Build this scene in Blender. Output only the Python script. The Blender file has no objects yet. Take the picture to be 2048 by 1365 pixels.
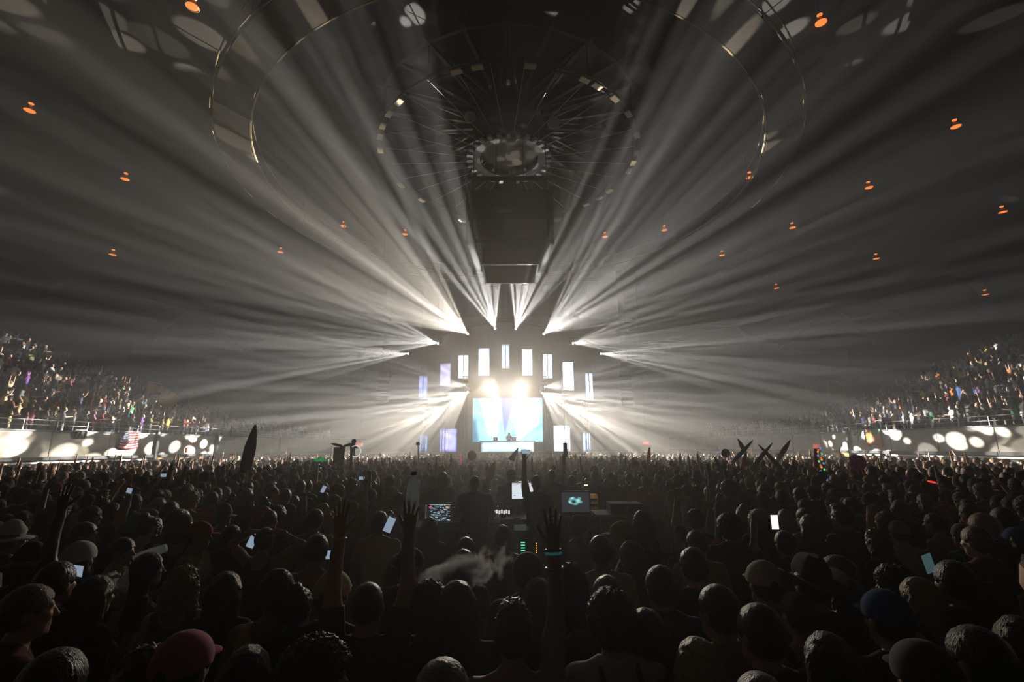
import bpy, bmesh, math, random
import numpy as np
from mathutils import Vector, Matrix, Euler

random.seed(7)
RNG = np.random.default_rng(11)
PI = math.pi
SC = bpy.context.scene
COL = SC.collection

# ---------------------------------------------------------------- camera
W, H, F = 2048.0, 1365.0, 950.0
PITCH, ROLL = math.radians(12.5), math.radians(0.30)
CAM = Vector((0.0, 0.0, 2.45))
cam_data = bpy.data.cameras.new('camera')
cam_data.sensor_width = 36.0
cam_data.lens = F / W * 36.0
cam_data.clip_start, cam_data.clip_end = 0.05, 400.0
cam = bpy.data.objects.new('camera', cam_data)
COL.objects.link(cam)
CAM_R = Matrix.Rotation(PI / 2 + PITCH, 3, 'X') @ Matrix.Rotation(-ROLL, 3, 'Z')
cam.location = CAM
cam.rotation_euler = CAM_R.to_euler()
SC.camera = cam


def ray(px, py):
    return CAM_R @ Vector(((px - W / 2) / F, (H / 2 - py) / F, -1.0))


def at_y(px, py, y):
    """The point seen at a photograph pixel that lies on the plane Y = y."""
    d = ray(px, py)
    return CAM + d * ((y - CAM.y) / d.y)


def at_z(px, py, z):
    d = ray(px, py)
    return CAM + d * ((z - CAM.z) / d.z)


def pix(p):
    q = CAM_R.transposed() @ (Vector(p) - CAM)
    return (W / 2 + F * q.x / -q.z, H / 2 - F * q.y / -q.z)


# ---------------------------------------------------------------- world, exposure, render quality
world = bpy.data.worlds.new('world')
SC.world = world
world.use_nodes = True
world.node_tree.nodes['Background'].inputs[0].default_value = (1.0, 0.82, 0.66, 1)
world.node_tree.nodes['Background'].inputs[1].default_value = 0.014        # faint even warm fill, added to lift the backs of the near crowd
SC.view_settings.view_transform = 'Standard'
SC.view_settings.look = 'None'
SC.view_settings.gamma = 1.0
SC.view_settings.exposure = 0.0
SC.view_settings.use_curve_mapping = False
cy = SC.cycles
cy.use_denoising = True
cy.max_bounces, cy.diffuse_bounces, cy.glossy_bounces = 4, 1, 2
cy.transmission_bounces, cy.transparent_max_bounces, cy.volume_bounces = 4, 6, 0
cy.volume_step_rate = 0.5
cy.volume_max_steps = 64
cy.sample_clamp_indirect = 2.0
cy.caustics_reflective = cy.caustics_refractive = False
cy.use_adaptive_sampling = False
STAGE_X, STAGE_Y, STAGE_Z = -0.55, 43.0, 1.9

# ---------------------------------------------------------------- the show lights: moving heads that throw a gobo of many dots into the haze
GOBO_SCALE = 16.0
WARM = (1.0, 0.965, 0.905)


def gobo_light(name, pos, aim, half, power, seed=0.0, scale=GOBO_SCALE, lo=0.13, hi=0.32, color=WARM):
    """A spot lamp whose beam is broken into round dots (a Voronoi of the beam's direction)."""
    l = bpy.data.lights.new(name, 'SPOT')
    l.energy = power
    l.color = color
    l.spot_size = 2 * half
    l.spot_blend = 0.12
    l.shadow_soft_size = 0.05
    l.use_nodes = True
    nt = l.node_tree
    N, L = nt.nodes, nt.links
    em = [n for n in N if n.type == 'EMISSION'][0]
    tc = N.new('ShaderNodeTexCoord')
    sep = N.new('ShaderNodeSeparateXYZ')
    L.new(tc.outputs['Normal'], sep.inputs[0])
    az = N.new('ShaderNodeMath'); az.operation = 'ABSOLUTE'
    L.new(sep.outputs['Z'], az.inputs[0])
    mx = N.new('ShaderNodeMath'); mx.operation = 'MAXIMUM'; mx.inputs[1].default_value = 0.05
    L.new(az.outputs[0], mx.inputs[0])
    comb = N.new('ShaderNodeCombineXYZ')
    for k, ax in enumerate('XY'):
        dv = N.new('ShaderNodeMath'); dv.operation = 'DIVIDE'
        L.new(sep.outputs[ax], dv.inputs[0]); L.new(mx.outputs[0], dv.inputs[1])
        ad = N.new('ShaderNodeMath'); ad.operation = 'ADD'; ad.inputs[1].default_value = 3.7 * seed + k * 1.3
        L.new(dv.outputs[0], ad.inputs[0]); L.new(ad.outputs[0], comb.inputs[k])
    vo = N.new('ShaderNodeTexVoronoi')
    vo.voronoi_dimensions = '2D'
    vo.inputs['Scale'].default_value = scale
    vo.inputs['Randomness'].default_value = 0.8
    L.new(comb.outputs[0], vo.inputs['Vector'])
    sc = N.new('ShaderNodeSeparateColor')
    L.new(vo.outputs['Color'], sc.inputs[0])
    mr = N.new('ShaderNodeMapRange')          # each dot has its own radius
    mr.inputs['To Min'].default_value = lo; mr.inputs['To Max'].default_value = hi
    L.new(sc.outputs['Red'], mr.inputs['Value'])
    sb = N.new('ShaderNodeMath'); sb.operation = 'SUBTRACT'
    L.new(mr.outputs[0], sb.inputs[0]); L.new(vo.outputs['Distance'], sb.inputs[1])
    edge = N.new('ShaderNodeMapRange')
    edge.inputs['From Min'].default_value = -0.03; edge.inputs['From Max'].default_value = 0.05
    edge.inputs['To Min'].default_value = 0.006; edge.inputs['To Max'].default_value = 1.0
    edge.interpolation_type = 'SMOOTHSTEP'
    L.new(sb.outputs[0], edge.inputs['Value'])
    br = N.new('ShaderNodeMapRange')          # and its own brightness
    br.inputs['To Min'].default_value = 0.25; br.inputs['To Max'].default_value = 1.6
    L.new(sc.outputs['Green'], br.inputs['Value'])
    ml = N.new('ShaderNodeMath'); ml.operation = 'MULTIPLY'
    L.new(edge.outputs[0], ml.inputs[0]); L.new(br.outputs[0], ml.inputs[1])
    L.new(ml.outputs[0], em.inputs['Strength'])
    o = bpy.data.objects.new(name, l)
    COL.objects.link(o)
    o.location = pos
    o.rotation_euler = (-Vector(aim)).to_track_quat('Z', 'Y').to_euler()
    return o


RIGHT = CAM_R @ Vector((1, 0, 0))
UP = CAM_R @ Vector((0, 1, 0))


def fan_aim(pos, theta, alpha):
    c = (CAM - Vector(pos)).normalized()
    t = math.radians(theta)
    lat = RIGHT * math.cos(t) + UP * math.sin(t)
    lat = (lat - c * lat.dot(c)).normalized()
    a = math.radians(alpha)
    return (c * math.cos(a) + lat * math.sin(a)).normalized()


# (pixel x, pixel y, depth, direction of the fan in the picture, its half angle there, angle from the view line, power)
FANS = [
    (815, 708, 43.5, 183, 17, 46, 1.5), (1203, 708, 43.5, -3, 17, 46, 1.5),
    (875, 687, 43.5, 170, 25, 40, 1.2), (1147, 687, 43.5, 10, 25, 40, 1.2),
    (935, 668, 43.5, 142, 32, 33, 1.3), (1088, 668, 43.5, 38, 32, 33, 1.3),
    (990, 657, 43.5, 108, 29, 28, 1.3), (1032, 657, 43.5, 72, 29, 28, 1.3),
    (928, 771, 46.0, 178, 26, 58, 1.35), (1091, 774, 46.0, 2, 26, 58, 1.35),
    (935, 785, 46.0, 214, 38, 36, 0.58), (1085, 787, 46.0, -34, 38, 36, 0.58),
    (888, 800, 46.0, 178, 20, 48, 1.2), (1132, 798, 46.0, 2, 20, 48, 1.2),
    (892, 814, 46.0, 206, 32, 38, 0.58), (1127, 812, 46.0, -26, 32, 38, 0.58),
    (848, 820, 46.0, 186, 16, 62, 0.9), (1174, 818, 46.0, -6, 16, 62, 0.9),
    (854, 832, 46.0, 200, 24, 42, 0.58), (1166, 831, 46.0, -20, 24, 42, 0.58),
]
CROWD_FANS = {935, 1085, 892, 1127, 854, 1166}      # these point down into the audience: wider dots, warmer light
STARS = [(984, 778, 46.0), (1036, 778, 46.0)]
POWER = 150000.0
AMBER = (1.0, 0.91, 0.77)
for i, (px, py, y, th, phi, al, pw) in enumerate(FANS):
    p = at_y(px, py, y)
    half = math.asin(math.sin(math.radians(phi)) * math.sin(math.radians(al)))
    if px in CROWD_FANS:
        gobo_light('audience_beam', p, fan_aim(p, th, al), half, POWER * pw, i + 1, scale=15.0, lo=0.22, hi=0.46, color=AMBER)
    else:
        gobo_light('fan_beam', p, fan_aim(p, th, al), half, POWER * pw, i + 1)
for i, (px, py, y) in enumerate(STARS):
    p = at_y(px, py, y)
    gobo_light('star_beam', p, fan_aim(p, 90, 12), math.radians(58), POWER * 0.05, 31 + i, scale=11.0, lo=0.16, hi=0.36)



def fill_wash(name, pos, target, half, power, color):
    l = bpy.data.lights.new(name, 'SPOT')
    l.energy, l.color, l.spot_size, l.spot_blend, l.shadow_soft_size = power, color, 2 * half, 0.7, 0.1
    o = bpy.data.objects.new(name, l)
    COL.objects.link(o)
    o.location = pos
    o.rotation_euler = (Vector(pos) - Vector(target)).to_track_quat('Z', 'Y').to_euler()
    return o


# weak warm wash added at the two centre lamps to brighten the standing audience
for px, py, tgt in ((984, 778, (-8, 6, 1.2)), (1036, 778, (8.5, 6, 1.2))):
    fill_wash('added_audience_fill', at_y(px, py, 45.8), tgt, math.radians(25), 6000.0, (1.0, 0.80, 0.55))

# ---------------------------------------------------------------- node helpers
def mat(name, color=(0.5, 0.5, 0.5), rough=0.7, metal=0.0, spec=0.3, emit=None, strength=1.0, vary=0.0, scale=6.0, bump=0.0, sheen=0.0, by_object=False, attr=None, stretch=None, translucent=0.0):
    m = bpy.data.materials.new(name)
    m.use_nodes = True
    nt = m.node_tree; N, L = nt.nodes, nt.links
    b = N['Principled BSDF']
    b.inputs['Roughness'].default_value = rough
    b.inputs['Metallic'].default_value = metal
    b.inputs['Specular IOR Level'].default_value = spec
    b.inputs['Sheen Weight'].default_value = sheen
    c = (*color, 1)
    b.inputs['Base Color'].default_value = c
    src = None
    if by_object:
        oi = N.new('ShaderNodeObjectInfo'); src = oi.outputs['Color']
    if attr:
        at = N.new('ShaderNodeAttribute'); at.attribute_name = attr; src = at.outputs['Color']
    if vary > 0 or bump > 0:
        tc = N.new('ShaderNodeTexCoord')
        no = N.new('ShaderNodeTexNoise')
        no.inputs['Scale'].default_value = scale
        no.inputs['Detail'].default_value = 4
        if stretch:
            mp = N.new('ShaderNodeMapping'); mp.inputs['Scale'].default_value = stretch
            L.new(tc.outputs['Object'], mp.inputs[0]); L.new(mp.outputs[0], no.inputs['Vector'])
        else:
            L.new(tc.outputs['Object'], no.inputs['Vector'])
        if vary > 0:
            mr = N.new('ShaderNodeMapRange')
            mr.inputs['From Min'].default_value = 0.3; mr.inputs['From Max'].default_value = 0.7
            mr.inputs['To Min'].default_value = 1 - vary; mr.inputs['To Max'].default_value = 1 + vary
            L.new(no.outputs[0], mr.inputs['Value'])
            mx = N.new('ShaderNodeVectorMath'); mx.operation = 'SCALE'
            if src is not None: L.new(src, mx.inputs[0])
            else: mx.inputs[0].default_value = color
            L.new(mr.outputs[0], mx.inputs['Scale'])
            src = mx.outputs[0]
        if bump > 0:
            bp = N.new('ShaderNodeBump'); bp.inputs['Strength'].default_value = bump; bp.inputs['Distance'].default_value = 0.02
            L.new(no.outputs[0], bp.inputs['Height']); L.new(bp.outputs[0], b.inputs['Normal'])
    if src is not None:
        L.new(src, b.inputs['Base Color'])
    if translucent > 0:
        tl = N.new('ShaderNodeBsdfTranslucent'); tl.inputs['Color'].default_value = c
        if src is not None: L.new(src, tl.inputs['Color'])
        mix = N.new('ShaderNodeMixShader'); mix.inputs[0].default_value = translucent
        L.new(b.outputs[0], mix.inputs[1]); L.new(tl.outputs[0], mix.inputs[2]); L.new(mix.outputs[0], N['Material Output'].inputs['Surface'])
    if emit is not None:
        m.cycles.emission_sampling = 'NONE'       # too small to light the hall
        b.inputs['Emission Color'].default_value = (*emit, 1)
        b.inputs['Emission Strength'].default_value = strength
    return m


def haze_mat(name, density, g, color=(1, 1, 1)):
    m = bpy.data.materials.new(name)
    m.use_nodes = True
    nt = m.node_tree; nt.nodes.clear()
    out = nt.nodes.new('ShaderNodeOutputMaterial')
    vs = nt.nodes.new('ShaderNodeVolumeScatter')
    vs.inputs['Color'].default_value = (*color, 1)
    vs.inputs['Density'].default_value = density
    vs.inputs['Anisotropy'].default_value = g
    nt.links.new(vs.outputs[0], out.inputs['Volume'])
    m.cycles.volume_sampling = 'EQUIANGULAR'
    return m
# ---------------------------------------------------------------- mesh helpers
class MB:
    def __init__(s): s.v, s.f = [], []

    def add(s, vs, fs):
        o = len(s.v); s.v += [tuple(v) for v in vs]; s.f += [tuple(i + o for i in f) for f in fs]
        return s

    def box(s, c, size, R=None, bev=0.0):
        c = Vector(c); hx, hy, hz = size[0] / 2, size[1] / 2, size[2] / 2
        vs = [Vector((x, y, z)) for x in (-hx, hx) for y in (-hy, hy) for z in (-hz, hz)]
        if R is not None: vs = [R @ v for v in vs]
        return s.add([v + c for v in vs], [(0, 1, 3, 2), (4, 6, 7, 5), (0, 4, 5, 1), (2, 3, 7, 6), (0, 2, 6, 4), (1, 5, 7, 3)])

    def beam(s, a, b, w, h, up=(0, 0, 1)):
        a, b = Vector(a), Vector(b); d = (b - a)
        y = d.normalized(); x = y.cross(Vector(up)).normalized(); z = x.cross(y)
        R = Matrix((x, y, z)).transposed()
        return s.box((a + b) / 2, (w, d.length, h), R)

    def tube(s, pts, r, n=8, closed=False):
        pts = [Vector(p) for p in pts]; m = len(pts); rings = []
        rr = r if isinstance(r, (list, tuple)) else [r] * m
        for i, p in enumerate(pts):
            a = pts[i - 1] if (i > 0 or closed) else p
            b = pts[(i + 1) % m] if (i < m - 1 or closed) else p
            t = (b - a).normalized()
            u = t.cross(Vector((0, 0, 1)) if abs(t.z) < 0.9 else Vector((1, 0, 0))).normalized(); w = t.cross(u)
            rings.append([p + (u * math.cos(2 * PI * k / n) + w * math.sin(2 * PI * k / n)) * rr[i] for k in range(n)])
        fs = []
        for i in range(m if closed else m - 1):
            j = (i + 1) % m
            for k in range(n):
                fs.append((i * n + k, i * n + (k + 1) % n, j * n + (k + 1) % n, j * n + k))
        if not closed:
            fs.append(tuple(range(n))[::-1]); fs.append(tuple((m - 1) * n + k for k in range(n)))
        return s.add([v for ring in rings for v in ring], fs)

    def lathe(s, prof, n=24, c=(0, 0, 0), R=None, caps=True):
        c = Vector(c); vs = []
        for r, z in prof:
            for k in range(n):
                v = Vector((r * math.cos(2 * PI * k / n), r * math.sin(2 * PI * k / n), z))
                vs.append(c + (R @ v if R is not None else v))
        fs = []
        for i in range(len(prof) - 1):
            for k in range(n):
                fs.append((i * n + k, i * n + (k + 1) % n, (i + 1) * n + (k + 1) % n, (i + 1) * n + k))
        if caps:
            fs.append(tuple(range(n))[::-1]); fs.append(tuple((len(prof) - 1) * n + k for k in range(n)))
        return s.add(vs, fs)

    def mesh(s, name, m=None, smooth=False):
        me = bpy.data.meshes.new(name); me.from_pydata(s.v, [], s.f); me.update()
        if smooth: me.polygons.foreach_set('use_smooth', [True] * len(me.polygons))
        if m is not None: me.materials.append(m)
        return me

    def build(s, name, m=None, parent=None, smooth=False, loc=None):
        return link(name, s.mesh(name, m, smooth), parent, loc)


def link(name, data, parent=None, loc=None, rot=None):
    o = bpy.data.objects.new(name, data)
    COL.objects.link(o)
    if parent is not None: o.parent = parent
    if loc is not None: o.location = loc
    if rot is not None: o.rotation_euler = rot
    return o


def tag(o, label=None, cat=None, group=None, kind=None):
    if label: o['label'] = label
    if cat: o['category'] = cat
    if group: o['group'] = group
    if kind: o['kind'] = kind
    return o


def thing(name, label, cat, loc=(0, 0, 0), rot=None, group=None):
    return tag(link(name, None, None, loc, rot), label, cat, group)


def grid_mesh(name, pos, col, m, thick=0.0):
    """A grid sheet from pos[j][i] (np array rows x cols x 3) with colour col (rows-1 x cols-1 x 3) per cell, given a back face when thick."""
    r, c = pos.shape[:2]
    vs = pos.reshape(-1, 3)
    idx = np.arange(r * c).reshape(r, c)
    q = np.stack([idx[:-1, :-1], idx[:-1, 1:], idx[1:, 1:], idx[1:, :-1]], -1).reshape(-1, 4)
    cc = col.reshape(-1, 3)
    if thick:
        n = np.cross(pos[0, -1] - pos[0, 0], pos[-1, 0] - pos[0, 0]); n = n / np.linalg.norm(n) * thick
        vs = np.concatenate([vs, vs + n]); q = np.concatenate([q, q[:, ::-1] + r * c]); cc = np.concatenate([cc, cc])
        per = [*idx[0, :], *idx[1:, -1], *idx[-1, -2::-1], *idx[-2:0:-1, 0]]
        e = [(per[k], per[k - 1], per[k - 1] + r * c, per[k] + r * c) for k in range(len(per))]
        q = np.concatenate([q, np.array(e)]); cc = np.concatenate([cc, np.tile(col.reshape(-1, 3)[0], (len(e), 1))])
    me = bpy.data.meshes.new(name)
    me.from_pydata(vs.tolist(), [], q.tolist()); me.update()
    at = me.attributes.new('tint', 'FLOAT_COLOR', 'FACE')
    at.data.foreach_set('color', np.concatenate([cc, np.ones((len(cc), 1))], 1).astype(np.float32).ravel())
    me.materials.append(m)
    return me


def screen_mat(name, strength):
    """A lit screen: it gives off the colours of the picture it shows."""
    m = mat(name, (0.01, 0.01, 0.012), 0.25)
    nt = m.node_tree
    a = nt.nodes.new('ShaderNodeAttribute'); a.attribute_name = 'tint'
    b = nt.nodes['Principled BSDF']
    nt.links.new(a.outputs['Color'], b.inputs['Emission Color'])
    b.inputs['Emission Strength'].default_value = strength
    return m


def smooth01(x): x = np.clip(x, 0, 1); return x * x * (3 - 2 * x)


def flat_sheet(x0, x1, z0, z1, y, nx, nz):
    X, Z = np.meshgrid(np.linspace(x0, x1, nx + 1), np.linspace(z1, z0, nz + 1))
    return np.stack([X, np.full_like(X, y), Z], -1)


def cell_uv(nx, nz):
    return np.meshgrid((np.arange(nx) + 0.5) / nx, 1 - (np.arange(nz) + 0.5) / nz)


M = dict(
    floor=mat('dark_sealed_concrete', (0.045, 0.043, 0.04), 0.55, vary=0.3, scale=0.6),
    deck=mat('dark_corrugated_steel_deck', (0.012, 0.0095, 0.007), 0.8, metal=0.0, vary=0.3, scale=0.35),
    truss=mat('dark_painted_truss_steel', (0.045, 0.036, 0.026), 0.5, metal=0.4, vary=0.25, scale=2),
    concrete=mat('pale_board_marked_concrete', (0.42, 0.39, 0.33), 0.85, vary=0.14, scale=1.6, bump=0.25),
    joint=mat('dark_joint', (0.03, 0.028, 0.025), 0.9),
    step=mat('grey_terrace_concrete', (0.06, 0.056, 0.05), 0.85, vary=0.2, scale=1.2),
    dark=mat('black_drape', (0.012, 0.012, 0.013), 0.95, vary=0.3, scale=2),
    matt=mat('matt_black_sheet', (0.006, 0.006, 0.006), 0.95, spec=0.05),
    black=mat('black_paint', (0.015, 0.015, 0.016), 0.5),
    rail=mat('grey_galvanised_rail', (0.35, 0.34, 0.32), 0.35, metal=0.8),
    bench=mat('pale_aluminium_bench', (0.72, 0.68, 0.62), 0.4, metal=0.2, vary=0.08, scale=3),
    mustard=mat('mustard_painted_door', (0.62, 0.36, 0.05), 0.6, vary=0.08, scale=2),
    brown=mat('brown_painted_panel', (0.16, 0.09, 0.05), 0.6, vary=0.1, scale=2),
    plate=mat('pale_reflector_plate', (0.78, 0.62, 0.38), 0.45, metal=0.2),
    white_metal=mat('white_painted_metal', (0.75, 0.72, 0.66), 0.4),
    stage=mat('black_stage_deck', (0.02, 0.02, 0.022), 0.4, vary=0.2, scale=3),
    lens=mat('lit_lamp_lens', (0.1, 0.1, 0.1), 0.2, emit=(1.0, 0.97, 0.9), strength=8),
    orange=mat('glowing_orange_lamp', (0.1, 0.05, 0.02), 0.4, emit=(1.0, 0.22, 0.035), strength=1.5),
    lampmetal=mat('copper_coloured_lamp_shade', (0.55, 0.30, 0.16), 0.4, metal=0.6),
    led=screen_mat('led_panel', 3.6),
    screen=screen_mat('led_wall', 2.2),
    monitor=screen_mat('monitor_picture', 0.9),
    redlight=mat('red_lit_sign', (0.2, 0.02, 0.02), 0.4, emit=(1.0, 0.05, 0.04), strength=0.5),
)

# ---------------------------------------------------------------- haze: one even volume that fills the hall
hz = MB().box((0, 27, 13), (104, 90, 27)).build('haze', haze_mat('stage_haze', 0.0072, 0.6))
tag(hz, 'thin even stage haze that fills the whole arena', 'haze', kind='stuff')

# ---------------------------------------------------------------- floor, ceiling, walls
fl = MB().box((0, 25, -0.1), (104, 84, 0.2)).build('floor', M['floor'])
tag(fl, 'dark arena floor under the standing crowd', kind='structure')

CX, CY = -0.15, 30.0


def dome(R): return 25.0 - 11.0 * (R / 50.0) ** 2


def pol(R, a, z): return Vector((CX + R * math.sin(a), CY + R * math.cos(a), z))


RINGS = [2.6, 9.0, 16.5, 24.0, 32.0, 41.0, 50.0]
NS = 24
shell = MB()
for i, R in enumerate(RINGS):
    pass
prof = [(0.01, dome(0) + 0.9)] + [(R, dome(R) + 0.75) for R in RINGS] + [(50.6, dome(50) + 1.2), (0.01, dome(0) + 1.4)]
ceiling = MB().lathe(prof, 48, (CX, CY, 0), caps=False).build('ceiling', M['deck'])
tag(ceiling, 'dark domed arena ceiling of corrugated steel on triangulated trusses', kind='structure')
for i in range(len(RINGS) - 1):
    R0, R1 = RINGS[i], RINGS[i + 1]
    z0, z1 = dome(R0) + 0.45, dome(R1) + 0.45
    n = int((R1 - R0) / 0.22)
    pm = MB()
    vs, fs = [], []
    for k in range(2 * n + 1):                          # concentric corrugations, folded in and out
        t = k / (2 * n); R = R0 + (R1 - R0) * t
        z = z0 + (z1 - z0) * t + (0.05 if k % 2 else -0.05)
        for a in (-PI / NS, PI / NS):
            vs.append((R * math.sin(a), R * math.cos(PI / NS), z))
    for k in range(2 * n):
        fs.append((2 * k, 2 * k + 1, 2 * k + 3, 2 * k + 2))
    me = pm.add(vs, fs).mesh('corrugated_panel', M['deck'])
    ribm = MB().beam((0, R0, z0 - 0.45), (0, R1, z1 - 0.45), 0.22, 0.55).mesh('rib', M['truss'])
    c = 2 * R1 * math.sin(PI / NS)
    ringm = MB().box((0, R1 * math.cos(PI / NS), z1 - 0.5), (c, 0.2, 0.42)).mesh('ring_beam', M['truss'])
    a = PI / NS
    brm = MB().beam((-R1 * math.sin(a), R1 * math.cos(a), z1 - 0.5), (R0 * math.sin(a), R0 * math.cos(a), z0 - 0.5), 0.13, 0.2).mesh('brace', M['truss'])
    brm2 = MB().beam((R1 * math.sin(a), R1 * math.cos(a), z1 - 0.5), (-R0 * math.sin(a), R0 * math.cos(a), z0 - 0.5), 0.13, 0.2).mesh('brace', M['truss'])
    for s in range(NS):
        an = -2 * PI * s / NS
        for nm, me_, off in (('corrugated_panel', me, 0.5), ('rib', ribm, 0.0), ('ring_beam', ringm, 0.5), ('brace', brm if (s + i) % 2 else brm2, 0.5)):
            link(nm, me_, ceiling, (CX, CY, 0), (0, 0, an + off * 2 * PI / NS))

# the two long sides: concrete parapet, terrace behind it, benches under it
PATH = {-1: [(-8, -25.6), (10, -25.4), (24, -25.0), (38, -23.7), (52, -23.0), (58, -20.5), (61, -17)],
        1: [(-8, 26.4), (10, 26.3), (24, 26.1), (38, 25.3), (52, 24.6), (58, 22.0), (61, 18)]}


def wall_x(s, y):
    p = PATH[s]
    return float(np.interp(y, [q[0] for q in p], [q[1] for q in p]))


def wall_pt(s, y, off=0.0, z=0.0): return Vector((wall_x(s, y) + s * off, y, z))


def wall_y_at(s, px):
    ys = np.linspace(5, 57, 800)
    e = [abs(pix(wall_pt(s, y, 0, 2.7))[0] - px) for y in ys]
    return float(ys[int(np.argmin(e))])


Z0, Z1 = 2.02, 3.33
side_word = {-1: 'left', 1: 'right'}
parapets = {}
for s in (-1, 1):
    core = MB()
    ys = np.arange(-8, 60.01, 2.0)
    for y0, y1 in zip(ys[:-1], ys[1:]):
        core.beam(wall_pt(s, y0, 0.14, (Z0 + Z1) / 2), wall_pt(s, y1, 0.14, (Z0 + Z1) / 2), 0.12, Z1 - Z0 - 0.02)
    par = core.build('parapet', M['joint'])
    tag(par, f'pale concrete balcony parapet along the {side_word[s]} side of the hall', kind='structure')
    ys = np.arange(-8, 60.01, 3.4)
    for y0, y1 in zip(ys[:-1], ys[1:]):
        a, b = wall_pt(s, y0 + 0.02, 0.0, (Z0 + Z1) / 2), wall_pt(s, y1 - 0.02, 0.0, (Z0 + Z1) / 2)
        MB().beam(a, b, 0.16, Z1 - Z0).build('concrete_panel', M['concrete'], par)
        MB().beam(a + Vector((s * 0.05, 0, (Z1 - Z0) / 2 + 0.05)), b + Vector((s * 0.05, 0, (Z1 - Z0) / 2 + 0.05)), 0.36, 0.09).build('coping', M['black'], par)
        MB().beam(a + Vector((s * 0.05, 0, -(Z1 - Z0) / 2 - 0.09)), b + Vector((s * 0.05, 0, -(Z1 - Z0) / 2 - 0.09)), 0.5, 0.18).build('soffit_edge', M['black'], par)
    for px in ((308, 430, 555) if s < 0 else (1702, 1590, 1480)):
        y = wall_y_at(s, px)
        MB().box(wall_pt(s, y, -0.16, 1.75), (0.16, 0.22, 3.5)).build('drain_pipe', M['black'], par)
    parapets[s] = par
    ter = MB()
    ys = list(np.arange(-8, 60.01, 3.0))
    for y0, y1 in zip(ys[:-1], ys[1:]):
        ter.beam(wall_pt(s, y0, 0.9, 2.9), wall_pt(s, y1, 0.9, 2.9), 1.6, 0.22)
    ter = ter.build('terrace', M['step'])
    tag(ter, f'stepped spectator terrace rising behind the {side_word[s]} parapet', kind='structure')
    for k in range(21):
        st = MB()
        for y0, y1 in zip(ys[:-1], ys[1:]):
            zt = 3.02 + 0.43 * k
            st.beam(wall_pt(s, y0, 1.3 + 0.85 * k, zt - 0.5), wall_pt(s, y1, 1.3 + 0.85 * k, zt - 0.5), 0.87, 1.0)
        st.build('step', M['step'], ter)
    # the wall under the parapet and the outer wall behind the terrace
    uw = MB(); ow = MB()
    for y0, y1 in zip(ys[:-1], ys[1:]):
        uw.beam(wall_pt(s, y0, 0.75, 1.0), wall_pt(s, y1, 0.75, 1.0), 0.2, 2.0)
        ow.beam(wall_pt(s, y0, 19.8, 11), wall_pt(s, y1, 19.8, 11), 0.4, 22)
    ow = ow.build('wall_' + side_word[s], M['dark']); tag(ow, f'black outer wall of the hall behind the {side_word[s]} terrace', kind='structure')
    uw.build('lower_wall', M['dark'], ow)
rear = MB().box((0, 61.5, 10), (100, 0.4, 20.4)).build('wall_rear', M['dark'])
tag(rear, 'black draped wall behind the stage', kind='structure')

# guard rails on the parapets
for s in (-1, 1):
    r = thing('guard_rail', f'grey tubular guard rail on top of the {side_word[s]} parapet', 'railing', wall_pt(s, 25, 0.06, Z1))
    base = r.location
    ys = np.arange(-6, 59.9, 1.7)
    for z, rad in ((0.52, 0.026), (0.26, 0.016)):
        MB().tube([wall_pt(s, y, 0.06, Z1 + 0.09 + z) - base for y in ys], rad, 6).build('rail', M['rail'], r)
    pm = MB().tube([(0, 0, 0), (0, 0, 0.6)], 0.022, 6).mesh('post', M['rail'])
    for y in ys:
        link('post', pm, r, wall_pt(s, y, 0.06, Z1 + 0.02) - base)

# pulled-in benches under the parapets, with gaps where the doors are
for s, spans in ((-1, [(2, wall_y_at(-1, 303), 'nearest the camera'), (wall_y_at(-1, 432), 57, 'nearest the stage')]), (1, [(2, wall_y_at(1, 1707), 'nearest the camera'), (wall_y_at(1, 1582), 57, 'nearest the stage')])):
    for y0, y1, wh in spans:
        b = thing('bleacher', f'pulled-in bleacher of pale bench planks under the {side_word[s]} parapet, {wh}', 'bleacher', wall_pt(s, y0, 0, 0))
        ys = np.arange(y0, y1, 3.2)
        for k, (z, off) in enumerate(((1.72, 0.2), (1.28, -0.25), (0.86, -0.7), (0.44, -1.15))):
            for ya, yb in zip(ys, list(ys[1:]) + [y1]):
                if yb - ya < 0.5: continue
                a, c = wall_pt(s, ya + 0.02, off, z) - b.location, wall_pt(s, yb - 0.02, off, z) - b.location
                MB().beam(a, c, 0.30, 0.10).build('bench_plank', M['bench'], b)
                MB().beam(a + Vector((s * 0.12, 0, -0.24)), c + Vector((s * 0.12, 0, -0.24)), 0.04, 0.36).build('riser_board', M['black'], b)
            for y in ys:
                p = wall_pt(s, y + 0.1, off, z) - b.location
                MB().box(p + Vector((0, 0, -z / 2 - 0.03)), (0.07, 0.07, z - 0.05)).build('support', M['black'], b)

# doors under the parapet: a mustard leaf and a brown leaf on each side
n_door = 0
for s, pm, pb in ((-1, (314, 350), (352, 410)), (1, (1697, 1652), (1650, 1602))):
    for (pa, pc), m, w in ((pm, M['mustard'], 'mustard'), (pb, M['brown'], 'dark brown')):
        n_door += 1
        ya, yc = wall_y_at(s, pa), wall_y_at(s, pc)
        a, c = wall_pt(s, ya, -0.02, 0.98), wall_pt(s, yc, -0.02, 0.98)
        d = MB().beam(a, c, 0.08, 1.95).build(f'door_{n_door}', m)
        tag(d, f'{w} door panel under the {side_word[s]} parapet', kind='structure')
        mid = (a + c) / 2
        MB().beam(a.lerp(c, 0.08) + Vector((-s * 0.07, 0, 0.05)), a.lerp(c, 0.16) + Vector((-s * 0.07, 0, 0.05)), 0.05, 0.05).build('door_handle', M['rail'], d)
        for t in (0.0, 1.0):
            MB().box(a.lerp(c, t) + Vector((-s * 0.03, 0, 0.0)), (0.1, 0.08, 2.0)).build('door_frame', M['black'], d)


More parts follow.
